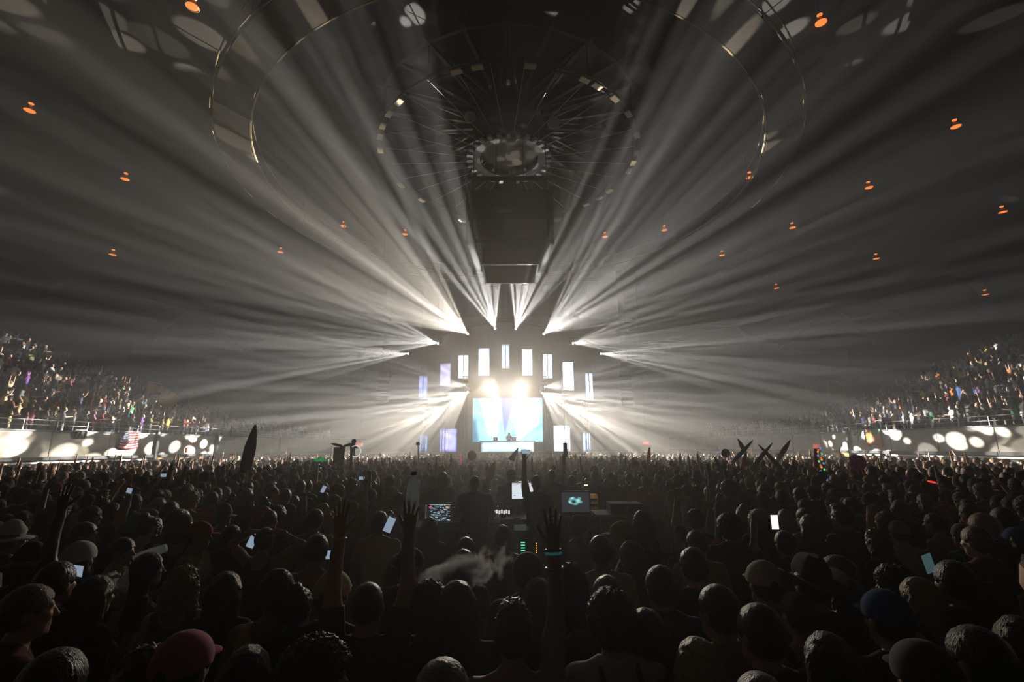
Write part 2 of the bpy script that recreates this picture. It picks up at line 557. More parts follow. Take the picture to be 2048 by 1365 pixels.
def text_mesh(body, size, m, name='lettering'):
    cu = bpy.data.curves.new(name, 'FONT'); cu.body = body; cu.size = size; cu.extrude = 0.004; cu.align_x = 'CENTER'; cu.align_y = 'CENTER'; cu.resolution_u = 2
    o = bpy.data.objects.new(name, cu); COL.objects.link(o)
    dg = bpy.context.evaluated_depsgraph_get(); dg.update()
    me = bpy.data.meshes.new_from_object(o.evaluated_get(dg)); bpy.data.objects.remove(o)
    me.name = name; me.materials.clear(); me.materials.append(m)
    return me


M['sign_white'] = mat('sign_lettering', (0.7, 0.3, 0.25), 0.5, emit=(1.0, 0.35, 0.3), strength=0.5)
exit_me = text_mesh('EXIT', 0.24, M['sign_white'])
for px, py, y, w, lab in ((377, 901, None, -1, 'red lit exit sign on the left parapet above the brown door'), (1635, 893, None, 1, 'red lit exit sign on the right parapet beside the brown door'),
                          (719, 890, 46.5, 0, 'small red lit exit sign left of the stage'), (1292, 887, 46.5, 0, 'small red lit exit sign right of the stage')):
    if y is None:
        yy = wall_y_at(w, px); p = at_y(px, py, yy); p.x = wall_x(w, yy) - w * 0.14
        rz = -w * PI / 2 * 0.9
    else:
        p = at_y(px, py, y); rz = 0
    e = thing('exit_sign', lab, 'sign', p, (0, 0, rz))
    MB().box((0, 0, 0), (0.62, 0.08, 0.36)).build('housing', M['redlight'], e)
    link('lettering', exit_me, e, (0, -0.045, 0), (PI / 2, 0, 0))
    if y is not None:
        MB().tube([(0, 0, 0.1), (0, 0, dome(math.hypot(p.x - CX, p.y - CY)) - p.z - 0.1)], 0.012, 6).build('hanging_wire', M['black'], e)

# ---------------------------------------------------------------- overhead: catwalk, lighting ring, centre ring, scoreboard, lamps
def ring_pts(R, z, n): return [(R * math.sin(2 * PI * k / n), R * math.cos(2 * PI * k / n), z) for k in range(n)]


def annulus(r0, r1, z0, z1, n=48):
    return MB().lathe([(r0, z0), (r1, z0), (r1, z1), (r0, z1), (r0, z0)], n, caps=False)


cat = thing('catwalk', 'circular catwalk with yellowish rails hung high under the ceiling', 'catwalk', (CX, CY, 19.2))
annulus(15.9, 17.5, 0, 0.08, 72).build('walkway', M['truss'], cat)
M['yellow_rail'] = mat('dull_yellow_rail_paint', (0.15, 0.11, 0.045), 0.6, vary=0.6, scale=1.0)
for R, z in ((17.6, 1.0), (15.8, 1.0), (17.6, 0.1), (15.8, 0.1)):
    MB().tube(ring_pts(R, z, 96), 0.035 if z > 0.5 else 0.06, 6, True).build('rail', M['yellow_rail'], cat)
hm = MB().tube([(0, 16.7, 0), (0, 16.7, 4.2)], 0.035, 6).mesh('hanger', M['truss'])
tm = MB().box((0, 17.62, 0.45), (1.1, 0.03, 0.85)).mesh('toe_panel', M['plate'])
for k in range(24):
    link('hanger', hm, cat, None, (0, 0, 2 * PI * k / 24))
for k in range(36):
    if k % 3 != 1:
        link('toe_panel', tm, cat, None, (0, 0, 2 * PI * (k + 0.3) / 36))

lr = thing('lighting_ring', 'ring truss carrying pale reflector plates around the centre of the ceiling', 'truss', (CX, CY, 22.1))
for R, z in ((8.65, 0), (8.95, 0), (8.8, 0.3)):
    MB().tube(ring_pts(R, z, 64), 0.045, 6, True).build('chord', M['truss'], lr)
pm = MB().box((0, 8.8, -0.1), (0.62, 0.34, 0.10)).mesh('reflector_plate', M['plate'])
for k in range(40):
    if RNG.random() < 0.62:
        link('reflector_plate', pm, lr, None, (0, 0, 2 * PI * (k + RNG.uniform(-0.2, 0.2)) / 40))
hm = MB().tube([(0, 8.8, 0.2), (0, 8.8, 2.4)], 0.03, 6).mesh('hanger', M['truss'])
for k in range(12): link('hanger', hm, lr, None, (0, 0, 2 * PI * k / 12))

cr = thing('centre_ring', 'flat steel compression ring with bolted blocks above the hanging scoreboard', 'ring', (CX, CY, 22.2))
annulus(2.05, 2.6, 0, 0.16).build('ring_plate', M['step'], cr)
M['ringgrey'] = mat('grey_ring_paint', (0.4, 0.36, 0.3), 0.5, vary=0.2, scale=2)
cr.children[0].data.materials[0] = M['ringgrey']
annulus(0.1, 2.04, 0.5, 0.6).build('ring_soffit', mat('brown_soffit', (0.2, 0.16, 0.12), 0.7), cr)
bm_ = MB().box((0, 2.78, 0.02), (0.28, 0.42, 0.22)).mesh('clamp_block', M['white_metal'])
cb = MB().tube([(0, 3.0, 0.1), (0, 8.6, 0.35)], 0.018, 6).mesh('spoke_cable', M['white_metal'])
for k in range(28):
    link('clamp_block', bm_, cr, None, (0, 0, 2 * PI * k / 28))
    link('spoke_cable', cb, cr, None, (0, 0, 2 * PI * (k + 0.5) / 28))

sb0 = at_y(1020, 428, 29.0)
sb = thing('scoreboard', 'large dark four-sided scoreboard hanging from the centre ring', 'scoreboard', (sb0.x, 30.0, sb0.z))
zt, zb = at_y(1020, 376, 27.2).z - sb0.z, at_y(1020, 482, 27.2).z - sb0.z
MB().box((0, 0, (zt + zb) / 2), (5.1, 5.1, zt - zb)).build('body', M['matt'], sb)
M['deadscreen'] = mat('dark_screen_glass', (0.03, 0.032, 0.036), 0.12, spec=0.6)
M['panelgrey'] = mat('grey_sheet_panel', (0.06, 0.058, 0.055), 0.45)
for k in range(4):
    R = Matrix.Rotation(PI / 2 * k, 3, 'Z')
    for j, (cz, hh, m_) in enumerate(((zt - 0.62, 1.0, 'deadscreen'), (zb + 0.85, 1.3, 'panelgrey'))):
        o = MB().box((0, 0, 0), (4.6, 0.08, hh)).build('score_panel', M[m_], sb, loc=R @ Vector((0, -2.58, cz)))
        o.rotation_euler = (0, 0, PI / 2 * k)
    for q in (-1, 1):
        o = MB().box((0, 0, 0), (0.22, 0.22, zt - zb + 0.3)).build('corner_post', M['truss'], sb, loc=R @ Vector((q * 2.62, -2.62, (zt + zb) / 2)))
    o = MB().box((0, 0, 0), (0.9, 0.05, 0.3)).build('sponsor_panel', M['white_metal'], sb, loc=R @ Vector((-0.35, -2.65, zt - 1.55)))
    o.rotation_euler = (0, 0, PI / 2 * k)
for q in (-1, 1):
    MB().lathe([(0.05, 0), (0.42, 0.05), (0.45, 0.6), (0.3, 0.9), (0.05, 0.95)], 16).build('speaker_pod', M['white_metal'], sb, True, loc=(q * 2.95, -1.6, zt - 1.6))
MB().box((0, 0, zt + 1.0), (0.9, 0.9, 2.2)).build('hoist_mast', M['black'], sb)
MB().box((0, -2.0, zt + 1.15), (5.6, 0.18, 0.24)).build('hoist_beam', M['black'], sb)
for x in (-2.4, -0.9, 0.9, 2.4):
    MB().tube([(x, -2.0, zt), (x * 0.98, -2.0, 22.2 - sb0.z)], 0.025, 6).build('hoist_cable', M['black'], sb)
zc0, zc1 = at_y(1020, 486, 28.0).z - sb0.z, at_y(1020, 526, 28.0).z - sb0.z
for k in range(4):
    R = Matrix.Rotation(PI / 2 * k, 3, 'Z')
    o = MB().box((0, 0, 0), (3.3, 0.06, zc0 - zc1)).build('lower_panel', M['panelgrey'], sb, loc=R @ Vector((0, -1.72, (zc0 + zc1) / 2))); o.rotation_euler = (0, 0, PI / 2 * k)
    for z in (zc0, zc1):
        o = MB().box((0, 0, 0), (3.5, 0.1, 0.07)).build('panel_trim', M['white_metal'], sb, loc=R @ Vector((0, -1.75, z))); o.rotation_euler = (0, 0, PI / 2 * k)
for x, y in ((-1.7, -1.7), (1.7, -1.7), (-1.7, 1.7), (1.7, 1.7)):
    MB().box((x, y, (zb + zc1) / 2), (0.12, 0.12, zb - zc1)).build('drop_post', M['truss'], sb)

LAMPS = [(385, 14), (59, 222), (437, 261), (510, 344), (250, 359), (687, 453), (810, 469), (561, 505), (225, 510), (1443, 14), (1642, 46), (1912, 254), (1577, 277),
         (1500, 356), (1738, 376), (1585, 456), (1329, 461), (1210, 474), (1444, 511), (1753, 518), (2006, 425), (1553, 577), (1971, 590)]


def dome_hit(px, py, drop):
    d = ray(px, py); lo, hi = 1.0, 120.0
    for _ in range(60):
        t = (lo + hi) / 2; p = CAM + d * t
        if p.z > dome(math.hypot(p.x - CX, p.y - CY)) - drop: hi = t
        else: lo = t
    return CAM + d * lo


sh = MB().lathe([(0.04, 0.34), (0.09, 0.30), (0.12, 0.2), (0.27, 0.02), (0.28, 0.0), (0.255, 0.0), (0.1, 0.18), (0.03, 0.2)], 20, caps=True).mesh('lamp_shade', M['lampmetal'], True)
bu = MB().lathe([(0.005, -0.005), (0.16, 0.0), (0.235, 0.015), (0.235, 0.03), (0.005, 0.05)], 20).mesh('lit_bowl', M['orange'], True)
stm = MB().tube([(0, 0, 0.3), (0, 0, 2.4)], 0.02, 6).mesh('stem', M['black'])
clm = MB().lathe([(0.02, 0.36), (0.1, 0.40), (0.12, 0.44), (0.02, 0.46)], 14).mesh('reflection_collar', M['orange'], True)  # glowing ring that imitates the lamp's reflection on its fixture top
for i, (px, py) in enumerate(LAMPS):
    p = dome_hit(px, py, 2.4)
    side = 'left' if px < 1024 else 'right'
    k = sorted([q for q in LAMPS if (q[0] < 1024) == (px < 1024)], key=lambda q: q[1]).index((px, py))
    ordw = ['highest', 'second highest', 'third highest', 'fourth highest', 'fifth highest', 'sixth highest', 'seventh highest', 'eighth highest', 'ninth highest', 'tenth highest', 'eleventh highest', 'twelfth highest', 'thirteenth highest', 'lowest'][k]
    l = thing('pendant_lamp', f'orange glowing pendant lamp under the dome, {ordw} in the {side} half of the picture', 'lamp', p, None, 'orange pendant lamps under the dome')
    for nm, me in (('lamp_shade', sh), ('lit_bowl', bu), ('stem', stm), ('reflection_collar', clm)):
        link(nm, me, l)

# unlit spotlights hung in the ceiling that catch the light
cs = MB().lathe([(0.1, 0.0), (0.3, 0.06), (0.34, 0.5), (0.3, 0.55), (0.02, 0.52)], 18).mesh('lamp_housing', M['white_metal'], True)
yk = MB().tube([(-0.38, 0, 0.3), (-0.38, 0, -0.25), (0.38, 0, -0.25), (0.38, 0, 0.3)], 0.025, 6).mesh('yoke', M['black'])
for px, py, lab in ((550, 25, 'white flood lamp housing hung at the top left inside the catwalk'), (1497, 128, 'pale flood lamp housing hung inside the right side of the catwalk'),
                    (515, 66, 'small pale lamp housing below the white flood lamp at top left'), (1103, 248, 'round white lamp housing up and right of the centre ring'), (938, 236, 'small pale lamp housing up and left of the centre ring')):
    p = dome_hit(px, py, 3.0)
    l = thing('flood_lamp', lab, 'lamp', p, None, None)
    o = link('lamp_housing', cs, l, (0, 0, 0), (PI / 2 + 0.5, 0, 0.3)); o = link('yoke', yk, l, (0, 0, 0), (0.3, 0, 0.3))
    MB().tube([(0, 0, 0.2), (0, 0, 2.6)], 0.03, 6).build('drop_pipe', M['black'], l)

# ---------------------------------------------------------------- the stage
def wpx(x0, y0, x1, y1, y):
    a, b = at_y(x0, y0, y), at_y(x1, y1, y)
    return a.x, b.x, b.z, a.z                       # x0 x1 z0 z1


st = MB().box((STAGE_X, 50.0, STAGE_Z / 2), (26, 14, STAGE_Z)).build('stage', M['stage'])
tag(st, 'black concert stage at the far end of the hall', 'stage')
st['kind'] = 'structure'; del st['category']
fasc = MB()
for k in range(13):
    MB().box((STAGE_X - 12 + 2 * k, 42.96, STAGE_Z / 2), (1.94, 0.06, STAGE_Z - 0.06)).build('skirt_panel', M['dark'], st)
MB().box((STAGE_X, 43.0, STAGE_Z + 0.03), (26, 0.12, 0.06)).build('edge_trim', M['rail'], st)

# main led wall: a pale abstract picture with a dark blue wedge
sx0, sx1, sz0, sz1 = wpx(946, 797, 1086, 884, 48.0)
nx, nz = 150, 92
u, v = cell_uv(nx, nz)
n1 = 0.5 + 0.5 * np.sin(7 * u + 3 * np.sin(5 * v + 2 * u)) * np.cos(6 * v + 2.5 * np.sin(4 * u))
base = np.stack([0.10 + 0.2 * n1, 0.38 + 0.3 * n1, 0.52 + 0.25 * n1], -1)
left = smooth01((u - 0.07 - 0.16 * (1 - v)) * 14) * smooth01((0.46 - 0.16 * (1 - v) - u + 0.06 * n1) * 9) * smooth01((v - 0.12) * 9)
right = smooth01((u - 0.55 - 0.05 * np.sin(7 * v)) * 12) * smooth01((v - (1.25 * u - 0.82)) * 12) * smooth01((0.97 - u) * 18)
right *= 1 - 0.35 * smooth01(1 - np.abs((v - 0.62) - 0.3 * (u - 0.7)) * 14)
wedge = smooth01((0.045 + 0.13 * (v - 0.3) - np.abs(u - 0.475 - 0.05 * (v - 0.5))) * 22) * smooth01((v - 0.08) * 6)
dk = smooth01((0.1 - u + 0.1 * (0.4 - v)) * 12) * smooth01((0.6 - v) * 6)
wh = np.clip(left + right, 0, 1)[..., None]
img = base * (1 - wh) + np.array([0.92, 1.0, 1.05]) * 1.6 * wh
img = img * (1 - wedge[..., None]) + np.array([0.16, 0.2, 0.42]) * wedge[..., None]
img = img * (1 - dk[..., None]) + np.array([0.01, 0.15, 0.24]) * dk[..., None]
lw = thing('led_wall', 'large main led wall with a white and pale blue picture behind the performer', 'screen', ((sx0 + sx1) / 2, 48.0, STAGE_Z))
link('picture', grid_mesh('picture', flat_sheet(sx0, sx1, sz0, sz1, 48.0, nx, nz) - np.array(lw.location), img, M['screen']), lw)
MB().box((0, 0.12, (sz0 + sz1) / 2 - STAGE_Z), (sx1 - sx0 + 0.1, 0.2, sz1 - sz0 + 0.1)).build('cabinet', M['black'], lw)
for q in (-1, 1):
    MB().box((q * (sx1 - sx0) * 0.4, 0.25, (sz0 - STAGE_Z) / 2), (0.2, 0.2, sz0 - STAGE_Z + 0.2)).build('leg', M['black'], lw)

# booth with its own lit front
bx0, bx1, bz0, bz1 = wpx(962, 884, 1068, 908, 45.0)
nx, nz = 90, 22
u, v = cell_uv(nx, nz)
n1 = 0.5 + 0.5 * np.sin(9 * u + 3 * np.sin(4 * v + 5 * u))
img = np.stack([0.35 + 0.45 * n1, 0.65 + 0.3 * n1, 0.8 + 0.2 * n1], -1)
tri = smooth01((u - 0.72 - 0.16 * (1 - v)) * 22)[..., None]
img = img * (1 - tri) + np.array([0.9, 1.05, 1.1]) * 1.3 * tri
edge = (smooth01(u * 12) * smooth01((1 - u) * 12) * smooth01(v * 5) * smooth01((1 - v) * 5))[..., None]
img = img * (0.25 + 0.75 * edge)
bo = thing('dj_booth', 'black booth with a glowing pale blue led front on the stage', 'booth', ((bx0 + bx1) / 2, 45.5, STAGE_Z))
bz0 = max(bz0, STAGE_Z + 0.02)
link('led_front', grid_mesh('led_front', flat_sheet(bx0, bx1, bz0, bz1, 45.0, nx, nz) - np.array(bo.location), img, M['screen']), bo)
bh = bz1 - STAGE_Z
MB().box((0, 0.05, bh / 2), (bx1 - bx0, 0.9, bh)).build('body', M['black'], bo)
MB().box((0, 0.05, bh + 0.04), (bx1 - bx0 + 0.3, 1.1, 0.08)).build('worktop', M['black'], bo)
BOOTH_TOP = bz1 + 0.08
glow = mat('lit_laptop_emblem', (0.1, 0.1, 0.1), emit=(0.9, 1, 1), strength=1.2)
for px, lab in ((991, 'open laptop on the left of the stage booth'), (1028, 'open laptop on the right of the stage booth')):
    p = at_y(px, 879, 45.3)
    lp = thing('laptop', lab, 'laptop', (p.x, 45.3, BOOTH_TOP))
    MB().box((0, 0.18, 0.012), (0.42, 0.3, 0.024)).build('keyboard_base', M['black'], lp)
    MB().box((0, 0.0, 0.17), (0.42, 0.02, 0.3), Matrix.Rotation(-0.15, 3, 'X')).build('lid', M['black'], lp)
    MB().lathe([(0.001, -0.01), (0.05, -0.01), (0.05, 0.01), (0.001, 0.01)], 14, (0, -0.02, 0.17), Matrix.Rotation(PI / 2 - 0.15, 3, 'X')).build('lit_emblem', glow, lp)

# hanging and standing led panels: (x0, y0, x1, y1, split by a mullion, colour, strength)
PANELS = [(838, 752, 854, 799, 1, (0.28, 0.36, 0.75), 0.42, 'dim lavender-blue', 'outermost on the left'), (880, 727, 901, 774, 0, (0.62, 0.62, 0.95), 0.35, 'faint lavender', 'second from the left'),
          (917, 711, 936, 757, 1, (0.72, 0.97, 1.05), 1.0, 'bright white-blue', 'third from the left'), (957, 697, 979, 752, 0, (0.75, 0.85, 1.0), 0.7, 'soft white', 'fourth from the left'),
          (1003, 689, 1019, 737, 1, (0.62, 0.76, 1.0), 0.5, 'pale blue', 'topmost in the middle'), (1044, 699, 1065, 752, 0, (0.8, 0.95, 1.05), 0.9, 'bright white', 'right of the middle one'),
          (1086, 709, 1105, 757, 1, (0.68, 0.97, 1.08), 1.0, 'bright white-blue', 'third from the right'), (1125, 725, 1148, 781, 0, (0.85, 1.0, 1.08), 1.25, 'brightest white', 'second from the right'),
          (1170, 747, 1187, 801, 1, (0.55, 0.72, 1.1), 0.75, 'pale blue', 'outermost on the right')]
LOW = [(840, 870, 854, 910, 1, (0.16, 0.32, 0.75), 0.38, 'blue', 'far left on the stage floor'), (880, 858, 913, 908, 0, (0.36, 0.38, 0.95), 0.55, 'violet-blue', 'left of the booth'),
       (1107, 852, 1141, 908, 0, (0.82, 1.0, 1.1), 1.2, 'bright white-blue', 'right of the booth'), (1165, 866, 1182, 908, 1, (0.4, 0.62, 1.1), 0.65, 'pale blue', 'far right on the stage floor')]
for row, hang in ((PANELS, True), (LOW, False)):
    for i, (x0, y0, x1, y1, split, col, stg, word, where) in enumerate(row):
        Y = 47.0
        a, b, z0, z1 = wpx(x0, y0, x1, y1, Y)
        if not hang: z0 = max(z0, STAGE_Z + 0.05)
        p = thing('led_panel', f"{word} upright led panel {'hanging above the stage' if hang else 'standing'}, {where}", 'screen', ((a + b) / 2, Y, z0), None, 'hanging led panels' if hang else 'standing led panels')
        nx, nz = 14, 34
        u, v = cell_uv(nx, nz)
        n1 = 0.5 + 0.5 * np.sin(5 * u + 6 * v + 2 * i + 2 * np.sin(7 * v + i))
        e = smooth01(u * 7) * smooth01((1 - u) * 7) * smooth01(v * 6) * smooth01((1 - v) * 6)
        img = np.array(col) * stg * (0.35 + 0.65 * e)[..., None] * (0.75 + 0.4 * n1)[..., None]
        link('picture', grid_mesh('picture', flat_sheet(a, b, z0, z1, Y, nx, nz) - np.array(p.location), img, M['led']), p)
        MB().box((0, 0.09, (z1 - z0) / 2), (b - a + 0.06, 0.14, z1 - z0 + 0.06)).build('cabinet', M['black'], p)
        if split: MB().box((0, -0.015, (z1 - z0) / 2), (0.07, 0.03, z1 - z0)).build('mullion', M['black'], p)
        if hang:
            for q in (-1, 1): MB().tube([(q * (b - a) * 0.35, 0.09, z1 - z0), (q * (b - a) * 0.35, 0.09, 19.2 - z0)], 0.012, 5).build('hanging_cable', M['black'], p)
        else:
            MB().box((0, 0.25, 0.0), (b - a, 0.5, 0.06)).build('foot', M['black'], p)

pt = thing('panel_truss', 'dark straight truss under the catwalk that carries the hanging led panels', 'truss', (STAGE_X, 47.09, 18.95))
for dy, dz in ((-0.15, 0), (0.15, 0), (0, 0.24)):
    MB().tube([(-9.5, dy, dz), (9.5, dy, dz)], 0.03, 6).build('chord', M['black'], pt)
for k in range(19):
    MB().tube([(-9.5 + k, -0.15, 0), (-9.0 + k, 0, 0.24), (-8.5 + k, 0.15, 0)], 0.015, 5).build('lacing', M['black'], pt)

# moving heads: upper ones on an arched truss, lower ones on floor towers
yoke = MB().box((-0.2, 0, 0.2), (0.05, 0.12, 0.36)).box((0.2, 0, 0.2), (0.05, 0.12, 0.36)).box((0, 0, 0.38), (0.45, 0.16, 0.06)).mesh('yoke', M['black'])
mbase = MB().box((0, 0, 0.48), (0.4, 0.36, 0.16)).mesh('lamp_base', M['black'])
mhead = MB().lathe([(0.06, -0.28), (0.15, -0.24), (0.17, -0.05), (0.15, 0.12), (0.16, 0.17), (0.14, 0.172)], 16).mesh('lamp_head', M['black'], True)
mlens = MB().lathe([(0.004, 0.185), (0.07, 0.18), (0.12, 0.165), (0.12, 0.16)], 16).mesh('lens', M['lens'], True)
HEADS = [(f[0], f[1], f[2], f[3], f[5], False) for f in FANS] + [(s[0], s[1], s[2], 90, 12, True) for s in STARS]
for i, (px, py, y, th, al, star) in enumerate(HEADS):
    p = at_y(px, py, y); aim = fan_aim(p, th, al)
    up = y < 45
    side = 'left' if px < 1012 else 'right'
    if star: lab = f'moving-head lamp above the {side} half of the main screen, aimed straight out'
    elif up: lab = f"moving-head lamp on the high arched truss, {['innermost', 'second from the middle', 'third from the middle', 'outermost'][[990, 935, 875, 815].index(px) if px < 1012 else [1032, 1088, 1147, 1203].index(px)]} on the {side}"
    else: lab = f"moving-head lamp on a {side} stage tower, {['inner upper', 'inner lower', 'middle upper', 'middle lower', 'outer upper', 'outer lower'][[928, 935, 888, 892, 848, 854].index(px) if px < 1012 else [1091, 1085, 1132, 1127, 1174, 1166].index(px)]} one"
    pos = p - aim * 0.24
    t = thing('moving_head', lab, 'lamp', pos, None, 'moving-head stage lamps')
    q = aim.to_track_quat('Z', 'Y').to_euler()
    link('yoke', yoke, t); link('lamp_base', mbase, t)
    h = link('lamp_head', mhead, t, None, q); link('lens', mlens, h)
arch = sorted([at_y(f[0], f[1], f[2]) + Vector((0, 0.1, 0.62)) for f in FANS[:8]], key=lambda v: v.x)
tr = thing('lighting_truss', 'dark arched lighting truss above the stage front', 'truss', (STAGE_X, 43.6, STAGE_Z))
full = [arch[0] + Vector((-1.6, 0, -0.7))] + arch + [arch[-1] + Vector((1.6, 0, -0.7))]
for dx, dz in ((-0.15, 0), (0.15, 0), (0, 0.3)):
    MB().tube([v + Vector((0, dx, dz + 0.05)) - tr.location for v in full], 0.03, 6).build('chord', M['black'], tr)
for a, b in zip(full[:-1], full[1:]):
    for k in range(4):
        c, d = a.lerp(b, k / 4), a.lerp(b, (k + 0.5) / 4)
        MB().tube([c + Vector((0, -0.15, 0.05)) - tr.location, d + Vector((0, 0, 0.35)) - tr.location, a.lerp(b, (k + 1) / 4) + Vector((0, 0.15, 0.05)) - tr.location], 0.015, 5).build('lacing', M['black'], tr)
for v in (full[2], full[4], full[5], full[7]):
    MB().tube([v - tr.location + Vector((0, 0, 0.3)), Vector((v.x, v.y, dome(math.hypot(v.x - CX, v.y - CY)) - 1.0)) - tr.location], 0.02, 5).build('hoist_cable', M['black'], tr)
for px, side, w in ((931, 'left', 'inner'), (890, 'left', 'middle'), (851, 'left', 'outer'), (1088, 'right', 'inner'), (1130, 'right', 'middle'), (1170, 'right', 'outer'), (984, 'left', 'central'), (1036, 'right', 'central')):
    q = at_y(px, 790, 46.6)
    zt = {'inner': at_y(px, 765, 46).z, 'middle': at_y(px, 793, 46).z, 'outer': at_y(px, 812, 46).z, 'central': at_y(px, 772, 46).z}[w] + 0.6
    t = thing('lamp_tower', f'black {w} lamp tower on the {side} of the stage', 'tower', (q.x, 48.6 if w == 'central' else 46.35, STAGE_Z))
    hh = zt - STAGE_Z
    for dx, dy in ((-0.14, -0.12), (0.14, -0.12), (-0.14, 0.12), (0.14, 0.12)):
        MB().tube([(dx, dy, 0), (dx, dy, hh)], 0.022, 6).build('upright', M['black'], t)
    MB().box((0, 0, 0.02), (0.7, 0.6, 0.04)).build('base_plate', M['black'], t)
    for k in range(int(hh / 0.5)):
        MB().tube([(-0.14, -0.12, 0.5 * k), (0.14, -0.12, 0.5 * k + 0.4)], 0.012, 5).build('lacing', M['black'], t)
    for z in ((hh - 0.02, hh - 0.62) if w != 'central' else (hh,)):
        MB().box((0, -0.15 if w != 'central' else -1.3, z), (0.5, 0.55 if w != 'central' else 2.6, 0.05)).build('lamp_arm', M['black'], t)
# hanging speaker columns left and right
for px, side in ((770, 'left'), (1250, 'right')):
    q = at_y(px, 745, 45.0)
    t = thing('speaker_column', f'dark hanging column of loudspeakers at the {side} of the stage', 'speaker', (q.x, 45.0, q.z))
    cabm = MB().box((0, 0, 0), (1.0, 0.6, 0.3)).mesh('speaker_box', M['black'])
    for k in range(10):
        link('speaker_box', cabm, t, (0, -0.012 * k * k * 0.4 + 0.1, -0.33 * k), (-0.035 * k, 0, 0))
    for x in (-0.3, 0.3): MB().tube([(x, 0.1, 0.1), (x, 0.1, dome(math.hypot(q.x - CX, 45 - CY)) - 0.1 - q.z)], 0.015, 5).build('hanging_cable', M['black'], t)
# ---------------------------------------------------------------- bodies: distance fields turned into one continuous surface
import openvdb


def V3(*a):
    return np.array(a, dtype=np.float64)


def cap(a, b, ra, rb=None, k=0.02):
    return ('c', V3(*a), V3(*b), float(ra), float(ra if rb is None else rb), float(k))


def ell(c, r, k=0.02, R=None):
    return ('e', V3(*c), V3(*r), R, 0.0, float(k))


def prim_d(p, X):
    if p[0] == 'c':
        a, b, ra, rb = p[1], p[2], p[3], p[4]
        d = b - a
        L2 = max(float(d @ d), 1e-9)
        t = np.clip(((X - a) @ d) / L2, 0, 1)
        q = X - (a + t[..., None] * d)
        return np.sqrt((q * q).sum(-1)) - (ra + (rb - ra) * t)
    q = X - p[1]
    if p[3] is not None:
        q = q @ p[3]
    k0 = np.sqrt(((q / p[2]) ** 2).sum(-1))
    k1 = np.sqrt(((q / (p[2] ** 2)) ** 2).sum(-1)) + 1e-9
    return k0 * (k0 - 1.0) / k1


def prim_box(p, m):
    if p[0] == 'c':
        r = max(p[3], p[4]) + m
        return np.minimum(p[1], p[2]) - r, np.maximum(p[1], p[2]) + r
    r = (p[2] if p[3] is None else np.full(3, p[2].max())) + m
    return p[1] - r, p[1] + r


def smin(a, b, k):
    h = np.clip(0.5 + 0.5 * (b - a) / k, 0, 1)
    return b + (a - b) * h - k * h * (1 - h)


def field(prims, h, cut=None, noise=None, lo=None, hi=None):
    """The field of a union of prims on a grid of voxel h -> (array, grid origin)."""
    bx = [prim_box(p, 0.0) for p in prims]
    if lo is None:
        lo = np.min([b[0] for b in bx], axis=0) - 4 * h
        hi = np.max([b[1] for b in bx], axis=0) + 4 * h
    n = np.ceil((hi - lo) / h).astype(int) + 1
    A = np.full(n, 0.2)
    ax = [lo[i] + h * np.arange(n[i]) for i in range(3)]
    for p in prims:
        a, b = prim_box(p, 0.03 + 3 * h + p[5])
        i0 = np.clip(np.floor((a - lo) / h).astype(int), 0, n); i1 = np.clip(np.ceil((b - lo) / h).astype(int) + 1, 0, n)
        if (i1 <= i0).any():
            continue
        X = np.stack(np.meshgrid(*[ax[i][i0[i]:i1[i]] for i in range(3)], indexing='ij'), -1)
        s = tuple(slice(i0[i], i1[i]) for i in range(3))
        A[s] = smin(A[s], prim_d(p, X), max(p[5], 1e-4))
    if cut is not None or noise is not None:
        X = np.stack(np.meshgrid(*ax, indexing='ij'), -1)
        if noise is not None:
            A = A + noise(X)
        if cut is not None:
            A = cut(A, X)
    return A, lo


def surface(A, lo, h, adapt=0.0):
    g = openvdb.FloatGrid(3 * h)
    g.copyFromArray(np.clip(A, -3 * h, 3 * h).astype(np.float32))
    pts, tris, quads = g.convertToPolygons(0.0, adapt)
    return np.asarray(pts, dtype=np.float64) * h + lo, np.asarray(tris, dtype=np.int64), np.asarray(quads, dtype=np.int64)


def mesh_from(name, parts, smooth=True):
    """One mesh from a list of (points, tris, quads)."""
    pts, loops, start = [], [], []
    off = 0; ls = 0
    tot = []
    for P, T, Q in parts:
        pts.append(P)
        for arr, n in ((T, 3), (Q, 4)):
            if len(arr):
                a = np.asarray(arr)[:, ::-1] + off       # outward winding
                loops.append(a.ravel()); tot.append(np.full(len(a), n))
        off += len(P)
    P = np.concatenate(pts); Lp = np.concatenate(loops).astype(np.int32); tot = np.concatenate(tot).astype(np.int32)
    st = np.concatenate([[0], np.cumsum(tot)[:-1]]).astype(np.int32)
    me = bpy.data.meshes.new(name)
    me.vertices.add(len(P)); me.vertices.foreach_set('co', P.astype(np.float32).ravel())
    me.loops.add(len(Lp)); me.loops.foreach_set('vertex_index', Lp)
    me.polygons.add(len(tot)); me.polygons.foreach_set('loop_start', st)
    me.polygons.foreach_set('loop_total', tot)
    me.update(calc_edges=True)
    me.validate()
    if smooth:
        me.polygons.foreach_set('use_smooth', np.ones(len(me.polygons), dtype=bool))
    return me


def unit(v):
    v = np.asarray(v, float)
    return v / (np.linalg.norm(v) + 1e-12)


def rot_about(v, ax, a):
    ax = unit(ax)
    return v * math.cos(a) + np.cross(ax, v) * math.sin(a) + ax * (ax @ v) * (1 - math.cos(a))


